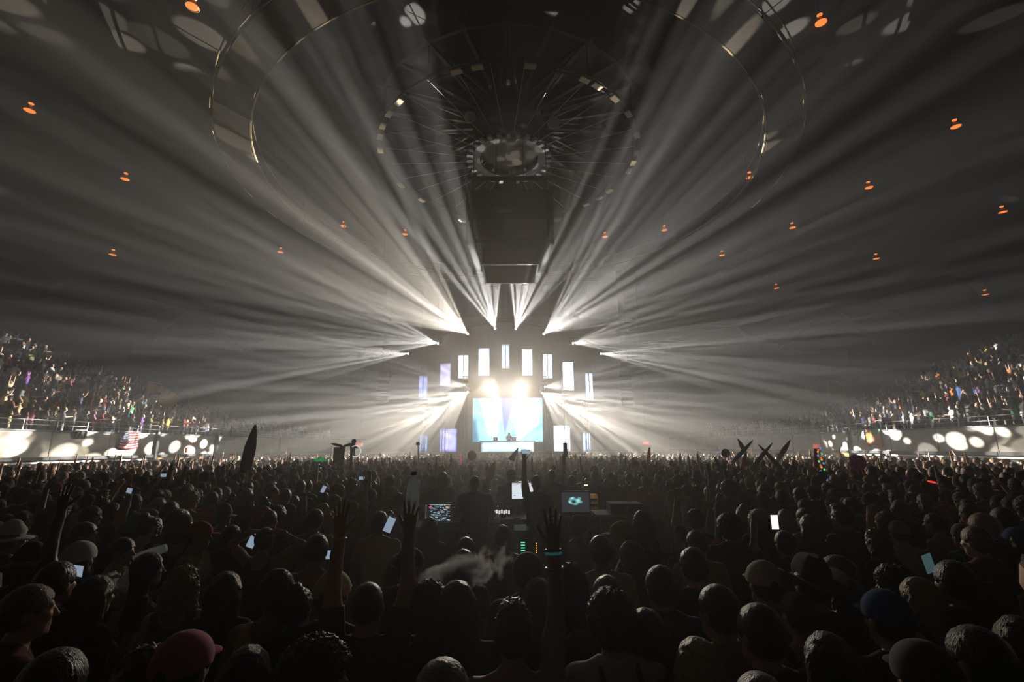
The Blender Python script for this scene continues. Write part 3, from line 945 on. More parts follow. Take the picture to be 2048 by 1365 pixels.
def hand_prims(w, d, n, side, curl=0.25, spread=1.0, thumb=0.2):
    """A palm, four unequal fingers of three bones and a thumb from the palm's side. w wrist, d finger direction, n palm normal."""
    d = unit(d); n = unit(n - d * (n @ d)); t = np.cross(d, n) * side
    out = [cap(w - d * 0.06, w + d * 0.012, 0.027, 0.024, 0.02)]
    spec = [(0.028, 0.083, (0.040, 0.025, 0.020), 0.0088), (0.009, 0.088, (0.045, 0.028, 0.021), 0.0092),
            (-0.010, 0.084, (0.041, 0.026, 0.020), 0.0086), (-0.028, 0.075, (0.032, 0.020, 0.018), 0.0076)]
    for j, (o, L, bones, r) in enumerate(spec):
        kn = w + d * L + t * o
        out.append(cap(w + d * 0.012 + t * o * 0.55, kn, 0.0155, 0.0115, 0.014))
        dd = unit(d + t * o * 7.0 * spread)
        p = kn
        c = curl * (1.0 + 0.12 * j)
        for q, bl in enumerate(bones):
            dd = rot_about(dd, np.cross(d, n), c * (0.8 if q == 0 else 1.0))
            p2 = p + dd * bl
            out.append(cap(p, p2, r * (1 - 0.06 * q), r * (0.92 - 0.06 * q), 0.004))
            p = p2
    b = w + d * 0.022 + t * 0.022 + n * 0.006
    td = unit(t * (0.85 - thumb) + d * 0.65 + n * (0.25 + thumb))
    m = b + td * 0.042
    out.append(cap(b, m, 0.0145, 0.0115, 0.012))
    td2 = unit(td + d * 0.35 + n * thumb * 1.5)
    out.append(cap(m, m + td2 * 0.03, 0.0108, 0.0095, 0.005))
    out.append(cap(m + td2 * 0.03, m + td2 * 0.055, 0.0095, 0.008, 0.004))
    return out


def arm_pose(kind, s, sw):
    """Shoulder, elbow, wrist, finger direction, palm normal, curl for side s (+1 right) and shoulder half-width sw."""
    S = V3(s * sw, -0.01, 1.425)
    def o(x, y, z): return V3(s * x, y, z)
    if kind == 'down':
        E = S + o(0.055, -0.035, -0.285); Wr = E + o(0.0, 0.075, -0.235); return S, E, Wr, Wr - E, o(-1, 0.2, 0), 0.45, 0.5
    if kind == 'up':
        S = S + o(-0.015, 0.01, 0.045); E = S + o(0.035, 0.05, 0.285); Wr = E + o(-0.01, 0.03, 0.255); return S, E, Wr, o(0.03, 0.04, 1), o(0, 1, -0.1), 0.16, 1.0
    if kind == 'wave':
        S = S + o(-0.01, 0.0, 0.035); E = S + o(0.17, 0.06, 0.225); Wr = E + o(0.03, 0.04, 0.25); return S, E, Wr, o(-0.1, 0.1, 1), o(-0.2, 1, 0), 0.3, 1.2
    if kind == 'point':
        S = S + o(-0.01, 0.02, 0.04); E = S + o(0.08, 0.17, 0.215); Wr = E + o(0.01, 0.13, 0.215); return S, E, Wr, Wr - E, o(-0.4, 0.6, -0.4), 0.5, 0.4
    if kind == 'phone':
        S = S + o(0, 0.02, 0.02); E = S + o(0.06, 0.22, 0.13); Wr = E + o(-0.07, 0.08, 0.235); return S, E, Wr, o(-0.25, 0.05, 1), o(-0.75, 0.6, 0), 0.85, 0.3
    if kind == 'front':
        E = S + o(0.06, 0.08, -0.265); Wr = E + o(-0.09, 0.215, 0.06); return S, E, Wr, o(-0.4, 1, 0.1), o(-1, -0.2, -0.2), 0.6, 0.5
    if kind == 'desk':
        E = S + o(0.08, 0.09, -0.26); Wr = E + o(-0.03, 0.235, -0.06); return S, E, Wr, o(-0.1, 1, -0.25), o(0, 0, -1), 0.3, 0.8
    if kind == 'head':
        S = S + o(-0.01, 0, 0.03); E = S + o(0.215, 0.07, 0.15); Wr = V3(s * 0.135, -0.0, 1.735); return S, E, Wr, o(-1, -0.1, 0.15), o(-0.1, 0, -1), 0.3, 0.8
    if kind == 'drink':
        E = S + o(0.07, 0.16, -0.2); Wr = E + o(-0.13, 0.13, 0.19); return S, E, Wr, o(-0.5, 0.5, 0.6), o(-0.7, -0.5, 0.1), 0.9, 0.3
    raise ValueError(kind)


class Figure:
    """A standing figure facing +Y with its joints, skin prims, clothes and head frame."""
    def __init__(s, female=False, build=1.0, left='down', right='down', lean=0.0):
        s.female, s.build = female, build
        s.name = f"{'f' if female else 'm'}{build}{left}{right}"
        b = build
        sw = (0.158 if female else 0.186) * (0.6 + 0.4 * b)
        hipw = (0.097 if female else 0.088) * (0.5 + 0.5 * b)
        t = []
        t.append(cap((-hipw * 0.95, -0.012, 0.95), (hipw * 0.95, -0.012, 0.95), 0.104 * (0.4 + 0.6 * b), k=0.05))
        ww = 0.045 if female else 0.062
        t.append(cap((-ww * b, 0.0 + 0.03 * (b - 1), 1.11), (ww * b, 0.03 * (b - 1), 1.11), (0.092 if female else 0.1) * b ** 1.2, k=0.06))
        t.append(cap((-sw * 0.44, -0.004, 1.28), (sw * 0.44, -0.004, 1.28), (0.1 if female else 0.113) * (0.5 + 0.5 * b), k=0.06))
        t.append(cap((-sw * 0.66, -0.015, 1.385), (sw * 0.66, -0.015, 1.385), 0.07 * (0.6 + 0.4 * b), k=0.05))
        for q in (-1, 1):
            t.append(cap((q * 0.02, -0.022, 1.49), (q * sw * 0.82, -0.015, 1.428), 0.045 * (0.6 + 0.4 * b), 0.046, k=0.04))
            t.append(ell((q * hipw * 0.6, -0.06, 0.93), (0.085, 0.075, 0.095), 0.05))
            if female:
                t.append(ell((q * 0.07, 0.085, 1.285), (0.062, 0.055, 0.06), 0.04))
        s.torso = t
        s.neck = [cap((0, -0.02, 1.44), (0, 0.004, 1.575), 0.058 if not female else 0.05, 0.05 if not female else 0.044, 0.035)]
        s.legs = []
        for q in (-1, 1):
            s.legs += [cap((q * hipw, -0.005, 0.9), (q * (hipw + 0.012), 0.015, 0.5), 0.088 * (0.5 + 0.5 * b), 0.056, 0.03),
                       cap((q * (hipw + 0.012), 0.012, 0.5), (q * (hipw + 0.02), -0.025, 0.09), 0.054, 0.036, 0.02),
                       ell((q * (hipw + 0.015), -0.022, 0.36), (0.05, 0.056, 0.13), 0.03),
                       cap((q * (hipw + 0.02), -0.05, 0.045), (q * (hipw + 0.045), 0.15, 0.03), 0.042, 0.03, 0.03)]
        s.arms, s.hands, s.joints = [], [], {}
        for q, kind in ((-1, left), (1, right)):
            S, E, Wr, d, n, curl, spr = arm_pose(kind, q, sw)
            ar = 0.9 if female else 1.0
            s.arms += [cap(S, E, 0.057 * ar * (0.6 + 0.4 * b), 0.043 * ar, 0.035), cap(E, Wr, 0.043 * ar, 0.0285 * ar, 0.02),
                       ell((S + E) / 2, (0.05 * ar,) * 3, 0.04)]
            s.hands.append(hand_prims(Wr, d, n, q, curl, spr))
            s.joints[q] = (S, E, Wr, unit(d), n)
        s.headc = V3(0, 0.022, 1.635)

    def head_prims(s, R=None):
        R = np.eye(3) if R is None else R
        c = s.headc
        f = 0.96 if s.female else 1.0
        P = lambda x, y, z: c + R @ (V3(x, y, z) * f)
        E = lambda p, r, k: ell(P(*p), V3(*r) * f, k, R)
        C = lambda a, b, ra, rb, k: cap(P(*a), P(*b), ra, rb, k)
        return [E((0, -0.014, 0.03), (0.077, 0.096, 0.097), 0.02), E((0, 0.028, -0.03), (0.062, 0.066, 0.088), 0.03),
                C((-0.03, 0.04, -0.082), (0.03, 0.04, -0.082), 0.029, 0.029, 0.03), C((0, 0.07, -0.095), (0, 0.072, -0.095), 0.021, 0.021, 0.02),
                C((0, 0.094, 0.018), (0, 0.114, -0.024), 0.009, 0.014, 0.012), C((-0.034, 0.079, 0.036), (0.034, 0.079, 0.036), 0.013, 0.013, 0.015),
                E((0.04, 0.07, -0.015), (0.022, 0.02, 0.02), 0.02), E((-0.04, 0.07, -0.015), (0.022, 0.02, 0.02), 0.02),
                C((-0.02, 0.088, -0.053), (0.02, 0.088, -0.053), 0.0075, 0.0075, 0.006), C((-0.017, 0.088, -0.067), (0.017, 0.088, -0.067), 0.008, 0.008, 0.006),
                E((0.08, -0.008, 0.0), (0.011, 0.026, 0.034), 0.008), E((-0.08, -0.008, 0.0), (0.011, 0.026, 0.034), 0.008)]

    def body_mesh(s, h=0.0115):
        pr = s.torso + s.legs + s.neck + s.arms + s.head_prims()
        c = s.headc
        def sockets(A, X):
            for q in (-1, 1):
                dd = np.sqrt(((X - (c + V3(q * 0.031, 0.102, 0.014))) ** 2).sum(-1)) - 0.017
                A = np.maximum(A, -smin(-(-dd), 9.0, 1e-4)) if False else np.maximum(A, -dd)
            return A
        A, lo = field(pr, h, cut=sockets)
        parts = [surface(A, lo, h, 0.012)]
        for hp, q in zip(s.hands, (-1, 1)):
            S, E, Wr, d, n = s.joints[q]
            fore = [cap(E + (Wr - E) * 0.55, Wr, 0.038 * (0.9 if s.female else 1), 0.0285 * (0.9 if s.female else 1), 0.01)]
            hh = 0.0058
            A, lo = field(fore + hp, hh)
            parts.append(surface(A, lo, hh, 0.02))
        return mesh_from('body_' + s.name, parts)

    def shirt_prims(s, kind):
        inf = 0.013 if kind != 'tank' else 0.009
        if kind in ('hoodie', 'jacket'):
            inf = 0.022
        out = []
        for p in s.torso:
            if p[0] == 'c': out.append(('c', p[1], p[2], p[3] + inf, p[4] + inf, p[5]))
            else: out.append(('e', p[1], p[2] + inf, p[3], 0.0, p[5]))
        if kind != 'tank':
            for q in (-1, 1):
                S, E, Wr, d, n = s.joints[q]
                ar = 0.93 if s.female else 1.0
                if kind == 'tee':
                    m = S + (E - S) * 0.62
                    out.append(cap(S, m, 0.068 * ar * (0.6 + 0.4 * s.build), 0.064 * ar, 0.03))
                else:
                    out.append(cap(S, E, 0.074 * ar * (0.6 + 0.4 * s.build), 0.06 * ar, 0.03)); out.append(cap(E, E + (Wr - E) * 0.93, 0.06 * ar, 0.044 * ar, 0.025))
        if kind == 'hoodie':
            out.append(ell((0, -0.1, 1.46), (0.11, 0.055, 0.06), 0.03)); out.append(cap((-0.06, -0.05, 1.5), (0.06, -0.05, 1.5), 0.045, 0.045, 0.03))
        return out

    def shirt_mesh(s, kind, h=0.0125):
        pr = s.shirt_prims(kind)
        hem = 0.86 if kind in ('tee', 'tank') else 0.84
        nk = cap((0, -0.01, 1.44), (0, 0.02, 1.64), 0.062 if kind != 'tank' else 0.1, 0.075 if kind != 'tank' else 0.13, 0.01)
        def noise(X):
            x, y, z = X[..., 0], X[..., 1], X[..., 2]
            w = 0.0035 * np.sin(31 * x + 22 * z + 3 * np.sin(9 * y + 7 * x)) + 0.0028 * np.sin(47 * z - 18 * x + 2 * np.sin(13 * x) + 5 * y)
            return w * np.clip((1.42 - z) * 6, 0.15, 1)
        def cut(A, X):
            A = np.maximum(A, hem - X[..., 2])
            A = np.maximum(A, -prim_d(nk, X))
            if kind == 'tank':
                for q in (-1, 1):
                    S = s.joints[q][0]
                    A = np.maximum(A, 0.085 - np.sqrt(((X - (S + V3(q * 0.03, 0, -0.02))) ** 2).sum(-1)))
            if kind == 'tee':
                for q in (-1, 1):
                    S, E, Wr, d, n = s.joints[q]
                    u = unit(E - S); m = S + (E - S) * 0.62
                    near = np.sqrt(((X - (S + E) / 2) ** 2).sum(-1)) < 0.24
                    beyond = (X - m) @ u
                    rad = np.sqrt(np.maximum(((X - S) ** 2).sum(-1) - ((X - S) @ u) ** 2, 0))
                    A = np.where(near & (rad < 0.09), np.maximum(A, beyond), A)
            return A
        A, lo = field(pr, h, cut, noise)
        return mesh_from('shirt_' + s.name + kind, [surface(A, lo, h, 0.012)])

    def trousers_mesh(s, h=0.017):
        out = []
        for p in s.torso[:1] + [t for t in s.torso if t[0] == 'e' and t[1][2] < 1]:
            if p[0] == 'c': out.append(('c', p[1], p[2], p[3] + 0.01, p[4] + 0.01, p[5]))
            else: out.append(('e', p[1], p[2] + 0.01, p[3], 0.0, p[5]))
        for p in s.legs:
            if p[0] == 'c' and p[1][2] > 0.1: out.append(('c', p[1], p[2], p[3] + 0.016, p[4] + 0.024, p[5]))
            elif p[0] == 'e': out.append(('e', p[1], p[2] + 0.012, p[3], 0.0, p[5]))
        cut = lambda A, X: np.maximum(np.maximum(A, X[..., 2] - 1.0), 0.075 - X[..., 2])
        A, lo = field(out, h, cut)
        return mesh_from('trousers_' + s.name, [surface(A, lo, h, 0.02)])


# hair and hats are modelled around the head's centre (0, 0, 0), facing +Y
def bumps(X, f, a, seed=0.0):
    x, y, z = X[..., 0] * f, X[..., 1] * f, X[..., 2] * f
    return a * (np.sin(x * 1.0 + 2.1 * np.sin(y * 0.8 + seed)) * np.sin(y * 1.1 + 1.7 * np.sin(z * 0.9 + seed * 2)) + 0.6 * np.sin(z * 1.3 + 1.9 * np.sin(x * 1.2 + y * 0.7)))


def strands(X, f, a, seed=0.0):
    th = np.arctan2(X[..., 0], X[..., 1] + 0.02)
    return a * (np.sin(th * f + 2 * np.sin(X[..., 2] * 17 + seed)) + 0.7 * np.sin(th * f * 2.3 + 1.5 * np.sin(X[..., 2] * 29 + seed)))


def skull(inf):
    return ell((0, -0.016, 0.032), (0.079 + inf, 0.098 + inf, 0.099 + inf))


def hairline(A, X, low=-0.07):
    x, y, z = X[..., 0], X[..., 1], X[..., 2]
    face = prim_d(ell((0, 0.115, -0.045), (0.09, 0.105, 0.125)), X)
    A = np.maximum(A, -face)
    for q in (-1, 1):
        A = np.maximum(A, 0.032 - np.sqrt((X[..., 0] - q * 0.083) ** 2 + (X[..., 1] + 0.004) ** 2 + (X[..., 2] + 0.002) ** 2))
    nape = low + np.clip(y + 0.05, 0, 1) * 0.9
    return np.maximum(A, nape - z)


HAIR_CACHE = {}


def hair_mesh(kind):
    if kind in HAIR_CACHE:
        return HAIR_CACHE[kind]
    h = 0.0072
    if kind == 'short':
        A, lo = field([skull(0.017)], h, lambda A, X: hairline(A, X), lambda X: bumps(X, 240, 0.0016) + strands(X, 31, 0.001))
    elif kind == 'tuft':
        A, lo = field([skull(0.012), ell((0, 0.02, 0.115), (0.062, 0.085, 0.04), 0.02)], h, lambda A, X: hairline(A, X), lambda X: bumps(X, 270, 0.0055) + bumps(X, 110, 0.003, 2.0))
    elif kind == 'buzz':
        A, lo = field([skull(0.006)], h, lambda A, X: hairline(A, X, -0.055))
    elif kind == 'curly':
        A, lo = field([skull(0.038)], h, lambda A, X: hairline(A, X, -0.085), lambda X: bumps(X, 150, 0.008) + bumps(X, 300, 0.005, 1.0))
    elif kind == 'afro':
        A, lo = field([ell((0, -0.03, 0.045), (0.145, 0.15, 0.145))], h * 1.2, lambda A, X: hairline(A, X, -0.1), lambda X: bumps(X, 140, 0.009) + bumps(X, 300, 0.004, 1.0))
    elif kind in ('long', 'wavy', 'bob'):
        bot = {'long': -0.34, 'wavy': -0.3, 'bob': -0.13}[kind]
        pr = [skull(0.02)]
        for q in range(-3, 4):
            x = q * 0.028
            pr.append(cap((x, -0.075 + abs(q) * 0.01, 0.0), (x * (1.35 if kind != 'long' else 1.15), -0.085 + abs(q) * 0.012, bot + abs(q) * 0.012), 0.04, 0.03, 0.03))
        for q in (-1, 1):
            pr.append(cap((q * 0.082, -0.012, 0.03), (q * 0.098, -0.01, max(bot, -0.26)), 0.027, 0.024, 0.03))
        a1 = 0.009 if kind == 'wavy' else 0.0028
        def cut(A, X):
            face = prim_d(ell((0, 0.12, -0.05), (0.083, 0.11, 0.135)), X)
            return np.maximum(A, -face)
        nz = (lambda X: strands(X, 34, 0.0014) + bumps(X, 62, a1)) if kind != 'wavy' else (lambda X: strands(X, 24, 0.003) + bumps(X, 75, a1 * 0.8) + bumps(X, 220, 0.004, 1))
        A, lo = field(pr, h, cut, nz)
    elif kind == 'ponytail':
        A, lo = field([skull(0.013), ell((0, -0.125, 0.05), (0.028, 0.03, 0.028), 0.015), cap((0, -0.14, 0.04), (0, -0.155, -0.08), 0.03, 0.034, 0.02), cap((0, -0.155, -0.08), (0, -0.13, -0.22), 0.034, 0.014, 0.02)], h,
                      lambda A, X: hairline(A, X), lambda X: strands(X, 25, 0.002))
    elif kind == 'bun':
        A, lo = field([skull(0.013), ell((0, -0.06, 0.14), (0.048, 0.048, 0.042), 0.012)], h, lambda A, X: hairline(A, X), lambda X: strands(X, 25, 0.002) + bumps(X, 130, 0.003))
    elif kind in ('cap_back', 'cap_front'):
        s = -1 if kind == 'cap_back' else 1
        def cut(A, X):
            A = np.maximum(A, 0.022 + 0.12 * s * -0.1 * X[..., 1] - X[..., 2])
            # the open arch above the strap, opposite the brim
            return np.maximum(A, 0.03 - np.sqrt(X[..., 0] ** 2 + (X[..., 1] + s * 0.108) ** 2 + (X[..., 2] - 0.034) ** 2))
        A, lo = field([skull(0.02), ell((0, 0.0, 0.05), (0.098, 0.112, 0.092), 0.02)], h, cut)
        br, lb = field([ell((0, s * 0.118, 0.028), (0.075, 0.075, 0.010))], 0.006, lambda A, X: np.maximum(A, 0.07 - s * X[..., 1]))
        bt, lt = field([ell((0, -0.01, 0.145), (0.01, 0.01, 0.006))], 0.004)
        me = mesh_from('hat_' + kind, [surface(A, lo, h, 0.01), surface(br, lb, 0.006, 0.01), surface(bt, lt, 0.004)])
        HAIR_CACHE[kind] = me
        return me
    elif kind == 'beanie':
        A, lo = field([skull(0.024), ell((0, -0.03, 0.1), (0.08, 0.09, 0.06), 0.03)], h, lambda A, X: np.maximum(A, 0.012 + 0.25 * X[..., 1] - X[..., 2]), lambda X: strands(X, 44, 0.0018))
    elif kind == 'bandana':
        A, lo = field([skull(0.019), ell((0, -0.12, 0.005), (0.03, 0.025, 0.02), 0.01), cap((0.01, -0.13, 0.0), (0.03, -0.15, -0.08), 0.014, 0.009, 0.01), cap((-0.01, -0.13, 0.0), (-0.025, -0.15, -0.07), 0.014, 0.009, 0.01)], h,
                      lambda A, X: np.maximum(A, 0.0 + 0.33 * X[..., 1] - X[..., 2]), lambda X: bumps(X, 90, 0.002))
    elif kind == 'bucket':
        A, lo = field([ell((0, -0.012, 0.085), (0.098, 0.112, 0.07)), cap((0, -0.012, 0.1), (0, -0.012, 0.12), 0.085, 0.08, 0.02)], h, lambda A, X: np.maximum(A, 0.03 - X[..., 2]))
        B, lb = field([ell((0, -0.012, 0.022), (0.158, 0.17, 0.034))], h, lambda A, X: np.maximum(np.maximum(A, X[..., 2] - 0.045 + 0.25 * np.maximum(np.hypot(X[..., 0], X[..., 1] + 0.012) - 0.09, 0)), -prim_d(ell((0, -0.012, -0.01), (0.15, 0.16, 0.032)), X)))
        me = mesh_from('hat_' + kind, [surface(A, lo, h, 0.01), surface(B, lb, h, 0.01)])
        HAIR_CACHE[kind] = me
        return me
    elif kind == 'cowboy':
        A, lo = field([cap((0, -0.06, 0.1), (0, 0.04, 0.1), 0.085, 0.08, 0.02), cap((0, -0.06, 0.15), (0, 0.035, 0.145), 0.06, 0.055, 0.02)], h, lambda A, X: np.maximum(np.maximum(A, 0.035 - X[..., 2]), 0.03 - np.sqrt(X[..., 0] ** 2 + (X[..., 2] - 0.222) ** 2)))
        def cutb(A, X):
            c = 0.05 + 1.9 * X[..., 0] ** 2 - 0.4 * X[..., 1] ** 2
            return np.maximum(np.maximum(A, X[..., 2] - c - 0.008), c - 0.008 - X[..., 2])
        B, lb = field([ell((0, -0.01, 0.05), (0.2, 0.235, 0.12))], 0.0075, cutb)
        me = mesh_from('hat_' + kind, [surface(A, lo, h, 0.01), surface(B, lb, 0.0075, 0.01)])
        HAIR_CACHE[kind] = me
        return me
    elif kind == 'crown':                               # a band of cloth flowers
        pr = []
        for q in range(13):
            a = q / 13 * 2 * PI
            pr.append(ell((0.105 * math.cos(a), -0.014 + 0.122 * math.sin(a), 0.07 + 0.01 * math.sin(3 * a)), (0.034, 0.034, 0.027), 0.004))
        A, lo = field(pr, h, None, lambda X: bumps(X, 210, 0.004))
    else:
        raise ValueError(kind)
    me = mesh_from('hair_' + kind, [surface(A, lo, h, 0.008)])
    HAIR_CACHE[kind] = me
    return me


BARE_TOP = {'cap_back', 'cap_front', 'beanie', 'bandana', 'bucket', 'cowboy', 'crown'}
# ---------------------------------------------------------------- people
M['skin'] = mat('skin', (0.5, 0.3, 0.2), 0.5, spec=0.35, by_object=True, vary=0.06, scale=9)
M['cloth'] = mat('cloth', (0.2, 0.2, 0.2), 0.85, spec=0.2, by_object=True, vary=0.12, scale=5, sheen=0.1)
M['hair'] = mat('hair', (0.05, 0.03, 0.02), 0.38, spec=0.45, by_object=True, vary=0.3, scale=1.0, sheen=0.1, bump=0.5, stretch=(150, 150, 22))
M['crowd'] = mat('crowd_cloth_and_skin', (0.1, 0.1, 0.1), 0.75, spec=0.25, attr='tint')
SKIN = {'pale': (0.62, 0.40, 0.29), 'fair': (0.55, 0.34, 0.24), 'tan': (0.42, 0.24, 0.15), 'brown': (0.24, 0.125, 0.075), 'dark': (0.11, 0.06, 0.04)}
HAIRC = {'black': (0.012, 0.010, 0.010), 'dark brown': (0.03, 0.018, 0.012), 'brown': (0.07, 0.038, 0.02), 'light brown': (0.16, 0.09, 0.045), 'blond': (0.38, 0.25, 0.11), 'grey': (0.24, 0.22, 0.2), 'auburn': (0.12, 0.035, 0.015)}
SHIRT = {'black': (0.014, 0.014, 0.016), 'charcoal': (0.05, 0.05, 0.052), 'grey': (0.2, 0.195, 0.19), 'white': (0.62, 0.60, 0.56), 'cream': (0.55, 0.47, 0.34), 'navy': (0.015, 0.022, 0.06), 'blue': (0.04, 0.10, 0.28),
         'red': (0.36, 0.03, 0.03), 'maroon': (0.11, 0.015, 0.02), 'orange': (0.5, 0.13, 0.02), 'yellow': (0.6, 0.42, 0.05), 'olive': (0.11, 0.11, 0.04), 'green': (0.03, 0.16, 0.06), 'brown': (0.12, 0.065, 0.035),
         'pink': (0.5, 0.12, 0.22), 'purple': (0.12, 0.03, 0.18), 'teal': (0.02, 0.17, 0.19), 'tan': (0.36, 0.26, 0.15)}
TROUSERS = [(0.02, 0.025, 0.05), (0.014, 0.014, 0.015), (0.06, 0.06, 0.06), (0.13, 0.1, 0.06), (0.04, 0.06, 0.12)]

FIGS = {'m': (False, 1.0, 'down', 'down'), 'mL': (False, 1.0, 'up', 'down'), 'mR': (False, 1.0, 'down', 'up'), 'mB': (False, 1.0, 'up', 'up'), 'mP': (False, 1.0, 'down', 'phone'), 'mW': (False, 1.0, 'wave', 'down'),
        'mF': (False, 1.0, 'front', 'front'), 'mX': (False, 1.0, 'up', 'desk'), 'hv': (False, 1.32, 'desk', 'desk'), 'mb': (False, 1.18, 'down', 'down'),
        'f': (True, 1.0, 'down', 'down'), 'fR': (True, 1.0, 'down', 'up'), 'fB': (True, 1.0, 'wave', 'up'), 'fP': (True, 1.0, 'phone', 'down'), 'fT': (True, 1.0, 'down', 'point'), 'fH': (True, 1.0, 'head', 'head'), 'fD': (True, 1.0, 'front', 'drink'), 'fF': (True, 1.0, 'front', 'front')}
_fig, _msh = {}, {}


def fig(k):
    if k not in _fig: _fig[k] = Figure(*FIGS[k])
    return _fig[k]


def cached(key, make, m):
    if key not in _msh:
        me = make(); me.materials.append(m); _msh[key] = me
    return _msh[key]


def person(k, loc, yaw=0.0, s=1.0, hair='short', hairc='black', shirt='tee', shirtc='black', skin='fair', label=None, group=None, hat=None, tilt=(0, 0), trousers=None, under='short'):
    """One person: body, shirt, trousers, hair and perhaps a hat; hat = (kind, colour)."""
    f = fig(k)
    o = thing('person', label, 'person', loc, (0, 0, yaw), group)
    o.scale = (s, s, s)
    b = link('body', cached(('b', k), f.body_mesh, M['skin']), o); b.color = (*SKIN[skin], 1)
    if shirt:
        c = link({'tee': 't_shirt', 'tank': 'tank_top', 'hoodie': 'hooded_top', 'long': 'shirt'}[shirt], cached(('s', k, shirt), lambda: f.shirt_mesh(shirt), M['cloth']), o); c.color = (*SHIRT[shirtc], 1)
    t = link('trousers', cached(('t', k), f.trousers_mesh, M['cloth']), o); t.color = (*(trousers or TROUSERS[int(RNG.integers(len(TROUSERS)))]), 1)
    fs = 0.965 if f.female else 1.0
    for kind, colr, nm, m in ((hair if not hat or hair in ('long', 'wavy', 'bob', 'ponytail') else under, HAIRC[hairc], 'hair', M['hair']), (hat[0] if hat else None, SHIRT[hat[1]] if hat else None, 'hat', M['cloth'])):
        if not kind: continue
        me = hair_mesh(kind)
        if not me.materials: me.materials.append(m)
        q = link({'hair': 'hair', 'hat': {'cap_back': 'cap', 'cap_front': 'cap', 'crown': 'flower_crown', 'bucket': 'bucket_hat', 'cowboy': 'brimmed_hat'}.get(kind, kind)}[nm], me, o, Vector(f.headc), (tilt[0], 0, tilt[1]))
        q.scale = (fs, fs, fs); q.color = (*colr, 1)
    return o


def hand_of(o, k, side, along=0.10, out=0.02):
    """World point of a person's hand, and the world direction of its fingers."""
    S, E, Wr, d, n = fig(k).joints[side]
    p = Wr + d * along + unit(n) * out
    R = Matrix.Rotation(o.rotation_euler.z, 3, 'Z')
    return Vector(o.location) + R @ (Vector(p) * o.scale.x), R @ Vector(d)


M['phone_screen'] = mat('lit_phone_screen', (0.02, 0.02, 0.02), 0.2, emit=(0.6, 0.78, 1.0), strength=0.4)
M['phone_white'] = mat('white_phone_screen', (0.02, 0.02, 0.02), 0.2, emit=(1.0, 0.96, 0.93), strength=1.1)
M['phone_dim'] = mat('dim_phone_screen', (0.02, 0.02, 0.02), 0.2, emit=(0.4, 0.75, 0.8), strength=0.1)
ph_case = MB().box((0, 0, 0), (0.078, 0.009, 0.155)).mesh('case', M['black'])
ph_scr = {}


def phone(p, label, m='phone_screen', rot=(0, 0, 0), group=None):
    if m not in ph_scr: ph_scr[m] = MB().box((0, 0, 0), (0.07, 0.002, 0.135)).mesh('lit_screen', M[m])
    t = thing('phone', label, 'phone', p, rot, group)
    link('case', ph_case, t); link('lit_screen', ph_scr[m], t, (0, -0.0052, 0))
    return t


FULL = 1.782
people_xy = []
hero_boxes = []


def hero(px, top, k, hair, hairc, shirt, shirtc, label, skin='fair', yaw=0, s=None, y=None, hat=None, tilt=(0, 0), under='short', extra=0.0):
    s = s or (0.935 if k[0] == 'f' else 0.985)
    ht = (FULL + extra + (0.02 if hair in ('curly', 'tuft', 'wavy') else 0.0) + (0.06 if hair == 'bun' else 0)) * s
    if y is None:
        p = at_z(px, top, ht); base = 0.0
    else:
        p = at_y(px, top, y); base = p.z - ht
    ry = math.radians(yaw)
    loc = Vector((p.x, p.y - 0.02, max(base, 0.0)))
    o = person(k, loc, ry, s, hair, hairc, shirt, shirtc, skin, label, None, hat, tilt, None, under)
    people_xy.append((loc.x, loc.y)); hero_boxes.append((px, top, loc.y))
    return o


HR = hero
# --- the sound desk crew and those around the desk
pA = HR(950, 951, 'hv', 'buzz', 'black', 'tee', 'black', 'broad bearded-neck man in black t-shirt working at the mixing desk', 'tan', y=8.0, s=1.0)
pA['label'] = 'broad heavy-set man in black t-shirt standing at the mixing desk, seen from behind'
pB = HR(1073, 951, 'mX', 'short', 'grey', 'tee', 'black', 'grey-haired man at the desk with his left arm raised holding a phone', 'fair', y=8.0)
pC = HR(1022, 937, 'mb', 'buzz', 'black', 'tee', 'black', 'man in black backwards cap standing beyond the white monitor', 'tan', y=10.0, hat=('cap_back', 'black'), yaw=10, extra=0.02)
pD = HR(1103, 939, 'mb', 'buzz', 'black', 'tee', 'charcoal', 'stocky shaven-headed man beyond the desk, right of the grey-haired man', 'brown', y=10.2)
pE = HR(1144, 951, 'm', 'short', 'dark brown', 'hoodie', 'black', 'short-haired man in black hooded top beyond the open laptop', 'fair', y=10.2, s=0.94)
pF = HR(886, 944, 'f', 'long', 'black', 'hoodie', 'black', 'woman with long straight black hair standing left beyond the desk', 'fair', y=9.4, s=0.99)
pG = HR(866, 952, 'f', 'curly', 'light brown', 'tee', 'charcoal', 'person with glowing light brown curls left of the long-haired woman in black', 'pale', y=10.0, s=0.93)
# --- foreground, centre
pJ = HR(1026, 1190, 'mR', 'tuft', 'dark brown', None, None, 'shirtless man with a round back tattoo raising his right arm with bracelets', 'tan', extra=0.01)
pL = HR(1220, 1176, 'm', 'curly', 'black', 'tee', 'white', 'man with tousled black hair in white t-shirt wearing a small black backpack', 'fair', yaw=8)
pM = HR(1214, 1150, 'm', 'short', 'brown', 'tee', 'charcoal', 'short brown-haired man just behind the white t-shirt and backpack', 'fair', s=0.97)
pK = HR(1076, 1154, 'f', 'long', 'brown', 'tee', 'black', 'woman with long brown hair left of the bare raised arm', 'fair')
pN = HR(1200, 1070, 'm', 'short', 'black', 'tee', 'cream', 'man with short black hair in cream t-shirt right of the raised arm', 'brown')
pO = HR(1156, 1029, 'fF', 'curly', 'light brown', 'tee', 'grey', 'person with backlit light brown curls facing right near the raised hand', 'pale', yaw=-70)
